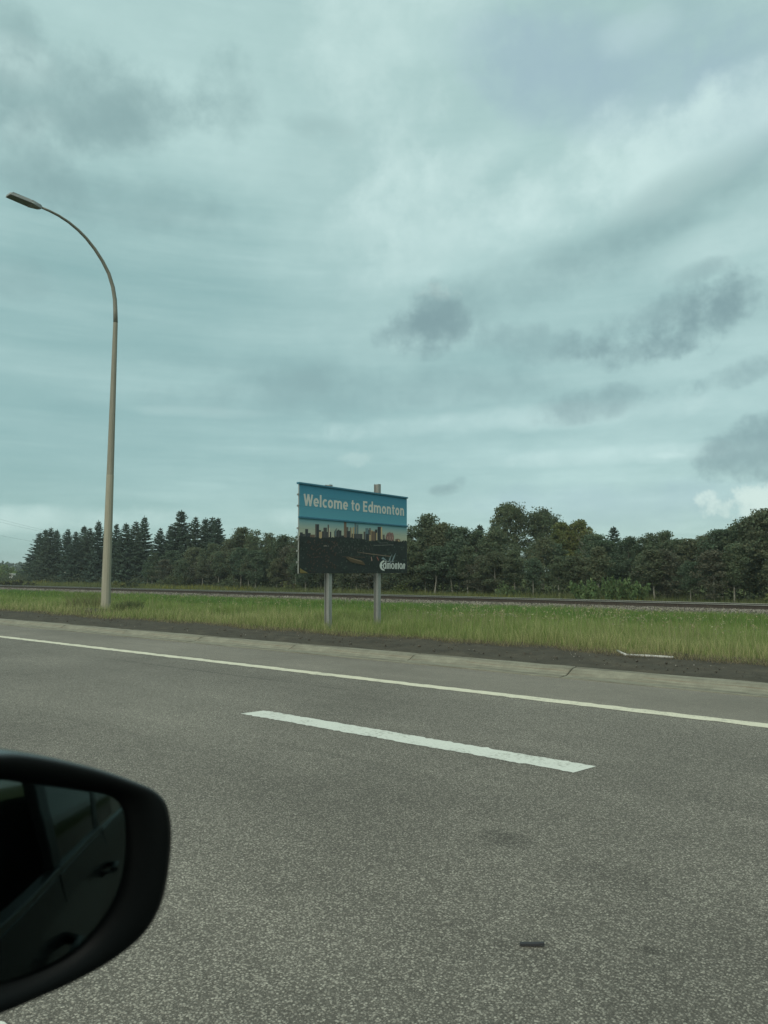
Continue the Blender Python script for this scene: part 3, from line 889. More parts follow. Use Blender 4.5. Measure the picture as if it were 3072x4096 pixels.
stroke(ellipse(931, 732, 26, 44, 180, 360, 10), 32)
stroke([(1022, 625), (1020, 700), (1018, 885)], [10, 32, 34]); stroke([(976, 702), (1050, 702)], 30)
stroke(ellipse(1110, 782, 44, 90), 35)
stroke([(1180, 888), (1203, 735)], 30); stroke([(1225, 888), (1246, 735)], 31); stroke(ellipse(1225, 735, 22, 40, 180, 360, 10), 30)
logo.build('city_emblem_lettering', LOGO_MAT.m, sign)
sails = MB(); lx[0] = 0.0225
for P in ([(655, 600), (700, 470), (790, 335), (745, 470), (715, 605)], [(765, 610), (830, 450), (930, 282), (890, 420), (822, 610)], [(398, 505), (415, 475), (465, 455), (530, 510), (600, 590), (520, 560), (420, 520)], [(690, 640), (760, 640), (745, 690)]):
    lx[0] += .0001; sails.poly([lw(p) for p in P][::-1])
sails.build('city_emblem_sails', LOGO_GREY.m, sign)
me = text_mesh('THE CITY OF', 0.0, 'emblem_small_lettering')
cap0 = max(v.co.y for v in text_mesh('E', 0.0, 'cap_ref').vertices)
ya, za = sg(*L2((600, 636))); yb, zb = sg(*L2((838, 600)))
fit_text(me, ya, yb, za, zb, (0.0, cap0), 0.0245); me.materials.append(LOGO_MAT.m)
link('emblem_small_lettering', me, sign)

# ------------------------------------------------------------------ trees
def leaf_quads(C, size, up=0.35, aspect=1.5):
    """rhombus leaves at centres C: returns vertices and quads"""
    N = len(C)
    d = rng.normal(size=(N, 3)); d[:, 2] -= up; d /= np.linalg.norm(d, axis=1)[:, None]
    r = rng.normal(size=(N, 3)); s = np.cross(d, r); s /= np.linalg.norm(s, axis=1)[:, None]
    a_ = d * (size * aspect * 0.5)[:, None]; b_ = s * (size * 0.5)[:, None]
    V = np.stack([C - a_, C + b_, C + a_, C - b_], 1).reshape(-1, 3)
    return V, np.arange(4 * N).reshape(-1, 4)

def leaf_cols(n, base, var=0.25, warm=0.0):
    g1 = rng.uniform(1 - var, 1 + var, n)[:, None]
    cset = np.array(base)[None] * g1
    cset[:, 0] *= rng.uniform(0.85, 1.15 + warm, n)
    return np.repeat(np.clip(cset, 0, 1), 4, 0)

def broadleaf(seed, H, W, clumps, per, leaf, base, low=0.22, taper=0.75, spread=0.2, var=0.16, shoots=6):
    global rng
    keep = rng; rng = np.random.default_rng(seed)
    t = low + (1 - low) * rng.random(clumps) ** 0.85
    prof_ = np.sin(np.clip((t - low) / (1 - low), 0, 1) * math.pi * 0.86 + 0.30) ** taper
    ang = rng.uniform(0, 2*math.pi, clumps); rad = np.sqrt(rng.random(clumps)) * prof_ * W / 2
    lob = 1 + 0.28 * np.sin(ang * 3 + seed) + 0.18 * np.sin(ang * 5 + t * 9)
    CC = np.stack([np.cos(ang) * rad * lob, np.sin(ang) * rad * lob, t * H * 0.97], 1)
    rs = spread * (0.7 + 0.7 * rng.random(clumps)) * (H / 6) ** 0.5
    # upright leader shoots that break the outline
    for _ in range(shoots):
        a1 = rng.uniform(0, 6.28); q1 = rng.random() ** .7 * W * .30; top = H * rng.uniform(.84, 1.0) * (1 - .22 * (q1 / (W * .3)) ** 2)
        ks = np.linspace(0, 1, 6)
        CC = np.concatenate([CC, np.stack([np.cos(a1) * q1 * (1 + .1 * ks), np.sin(a1) * q1 * (1 + .1 * ks), top - H * .20 * (1 - ks)], 1)])
        rs = np.concatenate([rs, spread * (.85 - .60 * ks) * (H / 6) ** .5])
    clumps = len(CC)
    shade = rng.uniform(0.88, 1.12, clumps)
    P = np.repeat(CC, per, 0) + np.clip(rng.normal(size=(clumps * per, 3)), -1.45, 1.45) * np.repeat(rs, per)[:, None] * np.array([1.15, 1.15, 0.8])
    V, Q = leaf_quads(P, leaf * rng.uniform(0.6, 1.35, len(P)))
    cols = leaf_cols(len(P), base, var) * np.repeat(np.repeat(shade, per), 4)[:, None]
    crown = np_mesh('crown', V, quads=Q, colors=np.clip(cols, 0, 1), mat=LEAF.m)
    mb = MB(); lean = rng.normal(0, 0.02, 2)
    tp = [(lean[0]*z*H + 0.05*math.sin(z*7+seed), lean[1]*z*H, z*H) for z in (-0.06, 0.1, 0.3, 0.5, 0.7, 0.9)]
    r0 = 0.011 * H
    mb.tube(tp, [r0*1.25, r0, r0*.82, r0*.6, r0*.4, r0*.18], 6)
    for k in range(0, clumps, max(1, clumps // 16)):
        z = CC[k, 2]
        b0 = max(0.12*H, z - 0.18*H); f = b0 / H
        mb.tube([(lean[0]*b0, lean[1]*b0, b0), tuple((np.array((lean[0]*b0, lean[1]*b0, b0)) + CC[k]) / 2 + np.array((0, 0, 0.03*H))), tuple(CC[k])], [r0*.45*(1.1-f), r0*.3*(1.1-f), r0*.1], 4, caps=False)
    rng = keep
    return crown, mb.mesh('trunk', PALE_BARK.m)

def spruce(seed, H, R, base):
    global rng
    keep = rng; rng = np.random.default_rng(seed)
    Ps, Ds, Ss, Cs = [], [], [], []
    z = 0.02 * H
    while z < H * 0.985:
        f = z / H
        r = R * ((1 - f) ** 0.82) * 1.02 + 0.10
        nb = 9 if f < .7 else 7 if f < .9 else 5
        a0 = rng.uniform(0, 6.28)
        for k in range(nb):
            a_ = a0 + 2*math.pi*k/nb + rng.normal(0, .22)
            L_ = r * rng.uniform(0.62, 1.12) * (1.12 if rng.random() < .2 else 1)
            if f > .25 and rng.random() < .10: continue
            droop = 0.34 * (1 - f) + 0.02; sh = rng.uniform(.7, 1.3)
            ns = int(5 + L_ * 9); z_keep = z; z = z + rng.normal(0, .012 * H * (1.1 - f))
            for i in range(ns):
                t = (i + .7) / ns
                x = L_ * t; zz = z - droop * L_ * (t - .75 * t * t) * 1.3 + 0.10 * L_ * t * t
                if f > 0.6: zz += (0.5 * (f - .6) / .4) * x
                c_ = np.array((math.cos(a_) * x, math.sin(a_) * x, zz))
                for q in range(6):
                    sd = rng.choice((-1, 1)); ln = (0.10 + 0.34 * (1 - f)) * (1.1 - .55*t) + .05
                    dv = np.array((math.cos(a_ + sd*.9), math.sin(a_ + sd*.9), -0.25 - .75 * rng.random() * (1 - f)))
                    Ps.append(c_ + rng.normal(0, .035, 3)); Ds.append(dv * ln); Ss.append((0.05 + .05 * rng.random()) * (1.15 - .6 * f)); Cs.append(sh * rng.uniform(.8, 1.2))
            z = z_keep
        z += H * (0.034 - 0.006 * f) * rng.uniform(.7, 1.3)
    for i in range(26):    # leader
        Ps.append(np.array((0, 0, H * (0.93 + .07 * rng.random())))); Ds.append(np.array((rng.normal(0, .05), rng.normal(0, .05), .14))); Ss.append(.035); Cs.append(1)
    Ps, Ds, Ss, Cs = np.array(Ps), np.array(Ds), np.array(Ss), np.array(Cs)
    s_ = np.cross(Ds, rng.normal(size=Ds.shape)); s_ /= np.linalg.norm(s_, axis=1)[:, None] + 1e-9
    b_ = s_ * Ss[:, None]
    V = np.stack([Ps - b_ * .4, Ps + Ds * .5 + b_, Ps + Ds, Ps + Ds * .5 - b_], 1).reshape(-1, 3)
    cols = np.repeat(np.array(base)[None] * Cs[:, None], 4, 0)
    crown = np_mesh('crown', V, quads=np.arange(len(V)).reshape(-1, 4), colors=cols, mat=NEEDLE.m)
    mb = MB(); mb.tube([(0, 0, -.3), (0, 0, H*.4), (0, 0, H*.97)], [.012*H, .009*H, .002*H], 7)
    rng = keep
    return crown, mb.mesh('trunk', DARK_BARK.m)

G1, G2, G3 = (0.092, 0.120, 0.070), (0.080, 0.116, 0.072), (0.102, 0.120, 0.070)
ASPEN = [broadleaf(11 + i, 6.0, 2.5 + .35 * (i % 3), 80, 96, 0.105, (G1, G2, G3)[i % 3], low=.16 + .05 * (i % 3)) for i in range(7)]
SAPLING = [broadleaf(31 + i, 5.0, 1.5 + .3 * i, 46, 84, 0.10, (G1, G3, G2)[i % 3], low=.36, spread=.2, shoots=4) for i in range(3)]
COTTON = [broadleaf(41 + i, 8.4, 3.5 - .1 * i, 90, 110, 0.13, (0.084, 0.108, 0.058), low=.46, spread=.26, taper=.42, shoots=1) for i in range(2)]
YELLOW = [broadleaf(51 + i, 6.2, 3.6, 95, 100, 0.115, (0.120, 0.138, 0.048), low=.2) for i in range(2)]
REDDISH = [broadleaf(61, 5.0, 2.8, 70, 90, 0.105, (0.095, 0.100, 0.068), low=.12)]
SPRUCE = [spruce(71 + i, 9.0, 2.5 + .25 * (i % 3), ((0.050, 0.078, 0.058), (0.054, 0.084, 0.058), (0.058, 0.082, 0.056))[i % 3]) for i in range(5)]

def place(kind, name, x, y, h, h0, label, cat, group, wid=1.0):
    t = thing(name, (x, y, float(gz(x, y)) - .02), label, cat, group, random.uniform(0, 6.28))
    s = h / h0
    t.scale = (s * wid, s * wid, s)
    link('trunk', kind[1], t); link('crown', kind[0], t)
    return t

SPRUCES = [(-125.16, 64.0, 8.66),(-118.8, 61.7, 8.91),(-112.64, 59.4, 8.98),(-118.76, 63.7, 9.0),(-111.1, 61.4, 8.7),(-104.59, 59.1, 8.01),(-109.74, 63.4, 9.24),(-104.1, 61.1, 8.67),(-97.92, 58.8, 9.38),(-102.49, 63.1, 9.06),(-96.37, 60.8, 8.93),(-90.38, 58.5, 8.68),(-94.43, 62.8, 9.41),(-88.99, 60.5, 9.7),(-81.97, 58.2, 7.62),(-85.58, 62.5, 8.38),(-80.2, 60.2, 10.04),(-74.2, 57.9, 8.85),(-77.63, 62.2, 9.07),(-73.41, 59.9, 8.74),(-69.54, 57.6, 8.43)]
ORD = 'first second third fourth fifth sixth seventh eighth ninth tenth eleventh twelfth thirteenth fourteenth fifteenth sixteenth seventeenth eighteenth nineteenth twentieth twenty-first'.split()
for i, (x, y, h) in enumerate(SPRUCES):
    lab = f'dark spruce whose tip is {ORD[i]} along the row from its open field end'
    if i == 0: lab = 'dark wide-skirted spruce at the open field end of the spruce row'
    if i == 9: lab = 'dark spruce standing right behind the street lamp pole'
    if i == 16: lab = 'tallest dark spruce of the row, its tip well above its neighbours'
    if i == 20: lab = 'dark spruce at the leafy wood end of the spruce row'
    place(SPRUCE[i % 5], 'spruce_tree', x, y, h, 9.0, lab, 'spruce tree', 'dark spruces in a row behind the railway', 1.0 + (.45 if i == 0 else random.uniform(-.15, .35)))
for (x, y, h), lab in (((-33.18, 58, 6.17), 'small spruce tip in the wood, nearer the welcome sign of two close tips'), ((-32.2, 59, 6.3), 'small spruce tip in the wood, nearer the big twin poplars of two close tips'), ((-19.64, 55, 5.34), 'lone dark spruce rising from the leafy wood past the yellow-green trees')):
    place(SPRUCE[1], 'spruce_tree', x, y, h, 9.0, lab, 'spruce tree', 'spruces within the leafy wood', 1.15)

DECID = [(-81.31, 57, 4.24, 'n'),(-76.04, 56, 4.55, 'n'),(-71.92, 56, 4.81, 'n'),(-67.07, 55, 5.12, 'n'),(-64.22, 55, 5.54, 'n'),(-62.28, 55, 6.8, 'n'),(-59.04, 54, 6.33, 'n'),(-56.64, 54, 5.94, 'n'),(-53.73, 53, 5.62, 'n'),(-52.12, 53, 5.38, 'n'),(-50.31, 53, 5.79, 'n'),(-47.02, 52, 6.0, 'n'),(-44.54, 52, 6.0, 'n'),(-42.27, 52, 5.83, 'n'),(-39.32, 51, 5.76, 'n'),(-37.47, 51, 5.7, 'n'),(-35.02, 50, 5.76, 'n'),(-33.51, 50, 6.59, 'n'),(-32.05, 50, 5.83, 'n'),(-30.49, 50, 5.54, 'n'),(-29.44, 51, 5.18, 'n'),(-27.28, 50, 5.35, 'n'),(-32.72, 63, 8.45, 'b'),(-29.45, 63, 7.83, 'b'),(-24.79, 57, 5.91, 'y'),(-23.25, 57, 6.08, 'y'),(-19.98, 52, 4.69, 'n'),(-17.14, 51, 4.3, 'n'),(-15.78, 51, 4.52, 'n'),(-14.48, 50, 4.56, 'n'),(-13.81, 51, 4.07, 'n'),(-12.66, 50, 4.01, 'n'),(-11.77, 50, 4.22, 'n'),(-10.67, 49, 4.56, 'n'),(-9.97, 49, 4.59, 'n'),(-9.12, 48, 5.14, 'n'),(-8.45, 48, 5.27, 'n'),(-7.73, 47, 5.56, 'n'),(-6.63, 47, 5.45, 'n'),(-5.48, 46, 5.06, 'n')]
SPECIAL = {5: 'leafy tree with a tall narrow top next to the last spruces', 6: 'leafy tree with a rounded top between the narrow-topped tree and the sign', 17: 'tallest dark leafy tree close beside the welcome sign',
           37: 'tallest leafy tree at the far right end of the wood', 38: 'tall leafy tree cut by the right edge of the view', 35: 'first leafy tree of the rising wood end at the right'}
def SECT(x):
    if x < -53: return 'young leafy aspen at the skyline between the last spruces and the welcome sign', 'aspen tree', 'skyline aspens before the sign'
    if x < -35.5: return 'young leafy aspen standing behind the welcome sign panel', 'aspen tree', 'aspens behind the sign'
    if x < -26: return 'young leafy aspen at the skyline between the welcome sign and the twin poplars', 'aspen tree', 'skyline aspens before the twin poplars'
    if x < -18.5: return 'young leafy aspen at the skyline next to the dead tree top', 'aspen tree', None
    return 'young leafy aspen at the skyline between the lone spruce and the rising wood end', 'aspen tree', 'skyline aspens past the lone spruce'
nb = ny_ = 0
for i, (x, y, h, k) in enumerate(DECID):
    if k == 'b':
        place(COTTON[nb], 'poplar_tree', x, y, h, 8.4, ('tall round-crowned poplar, the higher of the twin crowns above the wood', 'tall poplar with sky gaps, the lower of the twin crowns above the wood')[nb], 'poplar tree', 'twin poplars above the wood', .95); nb += 1
    elif k == 'y':
        place(YELLOW[ny_], 'poplar_tree', x, y, h, 6.2, ('yellow-green tree right beside the tall twin poplars', 'yellow-green tree beside the dead twigs, farther from the twin poplars')[ny_], 'poplar tree', 'yellow-green trees in the wood'); ny_ += 1
    elif i in SPECIAL:
        place(ASPEN[i % 7], 'aspen_tree', x, y, h, 6.0, SPECIAL[i], 'aspen tree', 'skyline trees of the wood', 1.05)
    elif i in (0, 1, 2, 3):
        place(ASPEN[i % 7], 'aspen_tree', x, y, h, 6.0, ('low bushy leafy tree in front of the spruces, nearest the street lamp of four', 'low bushy leafy tree in front of the spruces, second from the street lamp of four', 'low bushy leafy tree in front of the spruces, third from the street lamp of four', 'low bushy leafy tree in front of the last spruces, farthest from the lamp of four')[i], 'aspen tree', 'leafy trees at the foot of the spruces', 1.25)
    else:
        place(ASPEN[(i * 3) % 7], 'aspen_tree', x, y, h, 6.0, *SECT(x), 1.1)
# shorter trees in front, thin pale trunks, and more behind
def tree_line(x):    # front edge of the wood
    return np.interp(x, [-85, -60, -35, -20, -5, 4], [54.5, 51.5, 47.2, 45.8, 43.8, 43])
for k in range(58):
    x = np.interp(k / 57, [0, 1], [-78, 1]) + random.uniform(-.7, .7)
    y = float(tree_line(x)) + random.uniform(0, 2.4)
    hs = np.interp(x, [-80, -60, -34, -25, -15, -10, -6, 2], [2.9, 4.4, 4.4, 4.0, 3.3, 3.4, 4.0, 4.2]) * random.uniform(.72, 1.02)
    kd = REDDISH[0] if random.random() < .10 else (random.choice(SAPLING) if random.random() < .55 else random.choice(ASPEN))
    place(kd, 'aspen_tree', x, y, hs, 5.0 if kd is REDDISH[0] or any(kd is q for q in SAPLING) else 6.0, 'thin-trunked young aspen in the front row of the wood, below the skyline', 'aspen tree', 'front row aspens of the wood', random.uniform(1.15, 1.6))
for k in range(46):
    x = np.interp(k / 45, [0, 1], [-84, -1]) + random.uniform(-.8, .8)
    y = float(tree_line(x)) + random.uniform(5.5, 11)
    hs = np.interp(x, [-84, -66, -60, -34, -25, -15, -10, -6, 0], [3.6, 4.4, 5.2, 5.1, 4.8, 4.1, 4.1, 4.6, 4.9]) * random.uniform(.82, 1.0)
    place(random.choice(ASPEN), 'aspen_tree', x, y, hs, 6.0, 'leafy tree deep in the wood, glimpsed between the front trees', 'aspen tree', 'inner trees of the wood', random.uniform(1.1, 1.4))

# undergrowth mass that closes the foot of the wood
N = 26000
xx = rng.uniform(-130, 3, N); yy = np.where(xx < -66, 57 + 5 * rng.random(N), tree_line(xx) + 0.8 + 6 * rng.random(N))
hh = (0.10 + 1.7 * rng.random(N) ** 1.3) * (0.65 + 0.35 * np.sin(xx * 1.7) * np.sin(xx * .61 + 1))
V, Q = leaf_quads(np.stack([xx, yy, gz(xx, yy) + hh], 1), rng.uniform(.09, .20, N))
tag(link('undergrowth', np_mesh('undergrowth', V, quads=Q, colors=leaf_cols(N, (0.066, 0.084, 0.048), .4), mat=LEAF.m)), kind='stuff')

# dead twiggy tree top between the yellow-green trees and the lone spruce
dt = thing('dead_tree', (-21.3, 53.5, -.4), 'bare dead tree top sticking out beside the yellow-green trees', 'dead tree')
mb = MB(); mb.tube([(0, 0, 0), (.05, 0, 2.5), (0, 0, 4.6)], [.06, .045, .012], 5)
mb.build('trunk', DRY.m, dt)
mb = MB()
for k in range(26):
    z = random.uniform(2.6, 4.5); a_ = random.uniform(0, 6.28); L_ = random.uniform(.4, 1.1)
    mb.tube([(0, 0, z), (math.cos(a_)*L_*.5, math.sin(a_)*L_*.5, z + L_*.35), (math.cos(a_)*L_*.8, math.sin(a_)*L_*.8, z + L_*.9)], [.014, .010, .004], 4, caps=False)
mb.build('branches', DRY.m, dt)

def shrub(x, y, h, w, base, label, name='shrub', leaf=.11, n=1500, upright=False, group=None):
    base = tuple(min(.17, q * 1.3) for q in base)
    t = thing(name, (x, y, float(gz(x, y))), label, 'shrub', group)
    if upright:
        st = 60; a_ = rng.uniform(0, 6.28, st); r_ = np.sqrt(rng.random(st)) * w / 2
        top = h * rng.uniform(.6, 1.0, st) * (1 - .35 * (r_ / (w/2)) ** 2)
        rep = n // st; tt = rng.random((st, rep)) ** .8
        lean = 1 + .35 * tt
        P = np.stack([(np.cos(a_) * r_)[:, None] * lean + rng.normal(0, .06, (st, rep)) * (1.15 - tt), (np.sin(a_) * r_)[:, None] * lean * .7 + rng.normal(0, .06, (st, rep)), top[:, None] * tt], -1).reshape(-1, 3)
        V, Q = leaf_quads(P, leaf * rng.uniform(.6, 1.2, len(P)), up=-1.6, aspect=2.6)
    else:
        c_ = max(12, n // 55); a_ = rng.uniform(0, 6.28, c_); r_ = np.sqrt(rng.random(c_)) * w / 2
        z_ = h * (.15 + .8 * rng.random(c_) * (1 - .6 * (r_ / (w/2)) ** 2))
        CC = np.stack([np.cos(a_) * r_, np.sin(a_) * r_ * .8, z_], 1)
        P = np.repeat(CC, n // c_, 0) + rng.normal(size=(c_ * (n // c_), 3)) * .13 * max(h, .8)
        P[:, 2] = np.abs(P[:, 2])
        V, Q = leaf_quads(P, leaf * rng.uniform(.6, 1.3, len(P)))
    link('foliage', np_mesh('foliage', V, quads=Q, colors=leaf_cols(len(P), base, .35), mat=LEAF.m), t)
    mb = MB()
    for k in range(9):
        a2 = random.uniform(0, 6.28); r2 = random.uniform(.1, .4) * w
        mb.tube([(0.1*math.cos(a2), .1*math.sin(a2), -.05), (math.cos(a2)*r2, math.sin(a2)*r2*.8, h*.75)], [.015, .006], 4, caps=False)
    link('stems', mb.mesh('stems', DARK_BARK.m), t)
    return t
shrub(-14.6, 40.2, 1.75, 3.8, (0.085, 0.125, 0.052), 'big upright willow-like bush beside the track, paler than the wood behind', n=4200, upright=True, leaf=.12)
shrub(-6.0, 41.5, .75, 2.3, (0.10, 0.115, 0.040), 'low yellow-green bush at the far right end behind the track', n=900)
shrub(-23.5, 45.2, 1.0, 2.0, (0.075, 0.105, 0.045), 'rounded light green bush behind the track below the twin poplars', n=900)
shrub(-33.8, 46.5, 1.1, 1.4, (0.085, 0.105, 0.040), 'small yellow-green bush just right of the sign post behind the track', n=600)
shrub(-35.6, 46.6, 1.2, 1.6, (0.060, 0.070, 0.040), 'grey-green weedy bush behind the track next to the small yellow-green bush', n=600)
shrub(-49.0, 50.0, 1.0, 3.0, (0.085, 0.100, 0.042), 'pale green low bush behind the track just left of the sign', n=900)
shrub(-59.5, 51.0, 1.25, 3.6, (0.060, 0.078, 0.040), 'grey-green round bush at the foot of the wood below its narrow-topped tree', n=1000)
shrub(-71.0, 53.0, 1.7, 5.0, (0.052, 0.068, 0.032), 'broad low bush at the foot of the last spruces', n=1400)
shrub(-84.0, 40.5, .85, 4.4, (0.026, 0.026, 0.018), 'dark brown-green bush on the field beside the track, left of the lamp', n=1500, leaf=.10)
shrub(-66.0, 43.0, .7, 3.4, (0.035, 0.045, 0.024), 'dark low weeds clump by the leaning marker post', n=900)
shrub(-72.0, 46.0, .75, 3.0, (0.085, 0.092, 0.030), 'yellow-flowering weeds clump in the field before the spruces', n=900)
for i, (x, y, h, w, lb) in enumerate([(-143, 70, 2.6, 6, 'light green bush at the field edge touching the first spruce'), (-152, 70.5, 3.2, 7, 'tallest light green bush at the field edge left of the spruces'), (-158, 66, 2.4, 7, 'light green bush at the left edge of the view')]):
    shrub(x, y, h, w, (0.075, 0.105, 0.038), lb, leaf=.24, n=1800, group='light green bushes at the field edge')

# far wood beyond the field
N = 5200
t_ = rng.random(N); xx = -520 + 260 * t_ + rng.normal(0, 4, N); yy = 110 + 190 * t_ + rng.normal(0, 6, N)
hh = rng.random(N) ** .7 * (5.2 + 1.2 * np.sin(xx * .35) + .9 * np.sin(xx * .9 + 1)) 
V, Q = leaf_quads(np.stack([xx, yy, hh - .2], 1), rng.uniform(1.2, 2.6, N))
tag(link('far_wood', np_mesh('far_wood', V, quads=Q, colors=leaf_cols(N, (0.060, 0.085, 0.058), .3), mat=LEAF.m)), kind='stuff')

# ------------------------------------------------------------------ grass
def blades(name, X, Yv, H, Wd, cols, tipcols=None, lean=0.35, zf=gz):
    n = len(X); a_ = rng.uniform(0, 2*math.pi, n)
    fx = rng.uniform(0, 2*math.pi, n)
    dx, dy = np.cos(a_) * Wd, np.sin(a_) * Wd
    lx_, ly_ = np.cos(fx) * H * lean * rng.random(n), np.sin(fx) * H * lean * rng.random(n)
    z0 = zf(X, Yv) - 0.01
    B = np.stack([X, Yv, z0], 1)
    side = np.stack([dx, dy, np.zeros(n)], 1) * .5
    midp = B + np.stack([lx_ * .35, ly_ * .35, H * .55], 1); tip = B + np.stack([lx_, ly_, H], 1)
    V = np.stack([B - side, B + side, midp + side * .8, midp - side * .8, tip], 1).reshape(-1, 3)
    k = np.arange(n) * 5
    Q = np.stack([k, k+1, k+2, k+3], 1); T = np.stack([k+3, k+2, k+4], 1)
    tc = cols if tipcols is None else tipcols
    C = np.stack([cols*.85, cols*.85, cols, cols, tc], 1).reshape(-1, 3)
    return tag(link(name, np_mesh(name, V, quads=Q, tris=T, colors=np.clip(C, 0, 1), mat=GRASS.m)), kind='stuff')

def edge_y(x):   # wavy boundary between bare soil and grass
    return 11.98 + .13 * np.sin(x * .7) + .09 * np.sin(x * 2.1 + 1) + .05 * np.sin(x * 5.3)
def scatter(n, y0, y1, p=1.0, a0=-9, a1=73):
    y = y0 + (y1 - y0) * rng.random(n) ** p
    return -y * np.tan(np.radians(rng.uniform(a0, a1, n))), y
def patch(x, y, s, ph): return .5 + .5 * np.sin(x * s + ph + 1.4 * np.sin(y * s * 1.3 + ph)) * np.sin(y * s * 1.9 + x * .4 * s + ph * 2)
DRYC, MIDC, GRNC, LUSH = np.array((0.335, 0.325, 0.155)), np.array((0.200, 0.245, 0.085)), np.array((0.140, 0.205, 0.050)), np.array((0.095, 0.180, 0.042))

# dry tall roadside grass
n = 150000
x, y = scatter(n, 11.8, 19.5, 1.25)
keep_ = y > edge_y(x) + rng.normal(0, .06, n); x, y = x[keep_], y[keep_]; n = len(x)
d = np.hypot(x, y)
f = np.clip((y - 12.0) / 4.2 + .9 * (patch(x, y, .42, 1) - .5) + rng.normal(0, .2, n), 0, 1)[:, None]
c0 = (DRYC * (1 - f) + MIDC * f) * rng.uniform(.6, 1.35, n)[:, None]
g_ = rng.random(n)[:, None] < .34 + .3 * f
c0 = np.where(g_, GRNC * rng.uniform(.7, 1.3, n)[:, None], c0)
h = rng.uniform(.13, .36, n) * (0.6 + .45 * patch(x, y, 1.1, 3) + .4 * patch(x, y, 2.7, 1) ** 2) * np.clip((y - edge_y(x)) * 1.6 + .35, .35, 1)
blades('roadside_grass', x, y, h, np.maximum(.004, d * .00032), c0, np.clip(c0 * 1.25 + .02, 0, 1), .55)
# mown green grass up to the ballast
n = 150000
x, y = scatter(n, 16.5, 31.65, 1.0)
f = np.clip((y - 17.5) / 4 + .6 * (patch(x, y, .35, 2) - .5) + rng.normal(0, .2, n), 0, 1)[:, None]
d = np.hypot(x, y)
c0 = (MIDC * (1 - f) + GRNC * f) * rng.uniform(.65, 1.3, n)[:, None]
l_ = (patch(x, y, .21, 5) * np.clip((y - 20) / 5, 0, 1) > rng.random(n))[:, None]
c0 = np.where(l_, LUSH * rng.uniform(.7, 1.35, n)[:, None], c0)
h = rng.uniform(.10, .26, n) * (.7 + .6 * patch(x, y, .7, 4))
blades('green_grass', x, y, h, np.maximum(.005, d * .00038), c0, None, .5)
# pale seed heads above the roadside grass
n = 4600
x, y = scatter(n, 13.2, 21, .9)
keep_ = (patch(x, y, .45, .4) * patch(x, y, 1.1, 2)) ** 1.3 * np.interp(x, [-40, -12, -4], [.35, .8, 1.6]) > rng.random(n) * .75; x, y = x[keep_], y[keep_]; n = len(x)
st_h = rng.uniform(.32, .62, n); d = np.hypot(x, y)
sc_ = np.array((0.16, 0.165, 0.075)) * rng.uniform(.7, 1.2, n)[:, None]
blades('seed_stems', x, y, st_h, np.maximum(.004, d * .0002), sc_, np.clip(sc_ * 1.4, 0, 1), .3)
P = np.stack([x, y, gz(x, y) + st_h * .96], 1)
P = np.repeat(P, 5, 0) + rng.normal(0, .028, (n * 5, 3))
V, Q = leaf_quads(P, rng.uniform(.010, .028, len(P)), up=-.5, aspect=2)
tag(link('seed_heads', np_mesh('seed_heads', V, quads=Q, colors=leaf_cols(len(P), (0.28, 0.275, 0.155), .3), mat=GRASS.m)), kind='stuff')
# tall single stalks standing above the roadside grass
n = 2600
x, y = scatter(n, 12.5, 17.5, 1.0, -9, 60)
k_ = patch(x, y, .8, 1.7) * np.interp(x, [-35, -12, -5], [.5, .8, 1.3]) > rng.random(n) * .9; x, y = x[k_], y[k_]
c0 = np.array((0.28, 0.26, 0.14)) * rng.uniform(.7, 1.3, len(x))[:, None]
blades('grass_stalks', x, y, rng.uniform(.4, .85, len(x)), np.maximum(.004, np.hypot(x, y) * .00028), c0, None, .45)
# dead straw lying over the soil edge
n = 13000
x, y = scatter(n, 0, 1, 1); y = 11.7 + .75 * rng.random(n); x = -y * np.tan(np.radians(rng.uniform(-9, 70, n)))
y = edge_y(x) - .22 + .6 * rng.random(n)
c0 = np.array((0.22, 0.185, 0.11)) * rng.uniform(.4, 1.3, n)[:, None]
blades('dead_straw', x, y, rng.uniform(.03, .12, n), np.maximum(.005, np.hypot(x, y) * .0003), c0, None, 2.2, lambda a_, b_: 0.135 + 0 * a_)
# grass and weeds beyond the railway
n = 70000
x, y = scatter(n, 36.6, 60, 1.15, 0, 73)
keep_ = y < tree_line(np.maximum(x, -85)) + 3 + np.where(x < -66, 8, 0); x, y = x[keep_], y[keep_]; n = len(x)
d = np.hypot(x, y)
f = patch(x, y, .16, 1.2)[:, None]
c0 = (np.array((0.125, 0.14, 0.05)) * f + np.array((0.088, 0.105, 0.045)) * (1 - f)) * rng.uniform(.6, 1.4, n)[:, None]
yl = (patch(x, y, .12, 3.3) > .8)[:, None] & (rng.random(n) < .5)[:, None]
c0 = np.where(yl, np.array((0.20, 0.19, 0.03)) * rng.uniform(.7, 1.2, n)[:, None], c0)
blades('field_grass', x, y, rng.uniform(.15, .55, n) * (.6 + .8 * patch(x, y, .5, 2)), np.maximum(.01, d * .00055), c0, None, .5)
# weeds poking through the ballast
n = 1500
x, y = scatter(n, 31.4, 32.6, 1, 0, 72)
k_ = patch(x, y, .9, 2.2) > .62; x, y = x[k_], y[k_]
c0 = np.array((0.11, 0.10, 0.06)) * rng.uniform(.6, 1.4, len(x))[:, None]
blades('ballast_weeds', x, y, rng.uniform(.1, .3, len(x)), np.maximum(.008, np.hypot(x, y) * .0004), c0, None, .6, lambda a_, b_: np.interp(b_, by_, bz_))

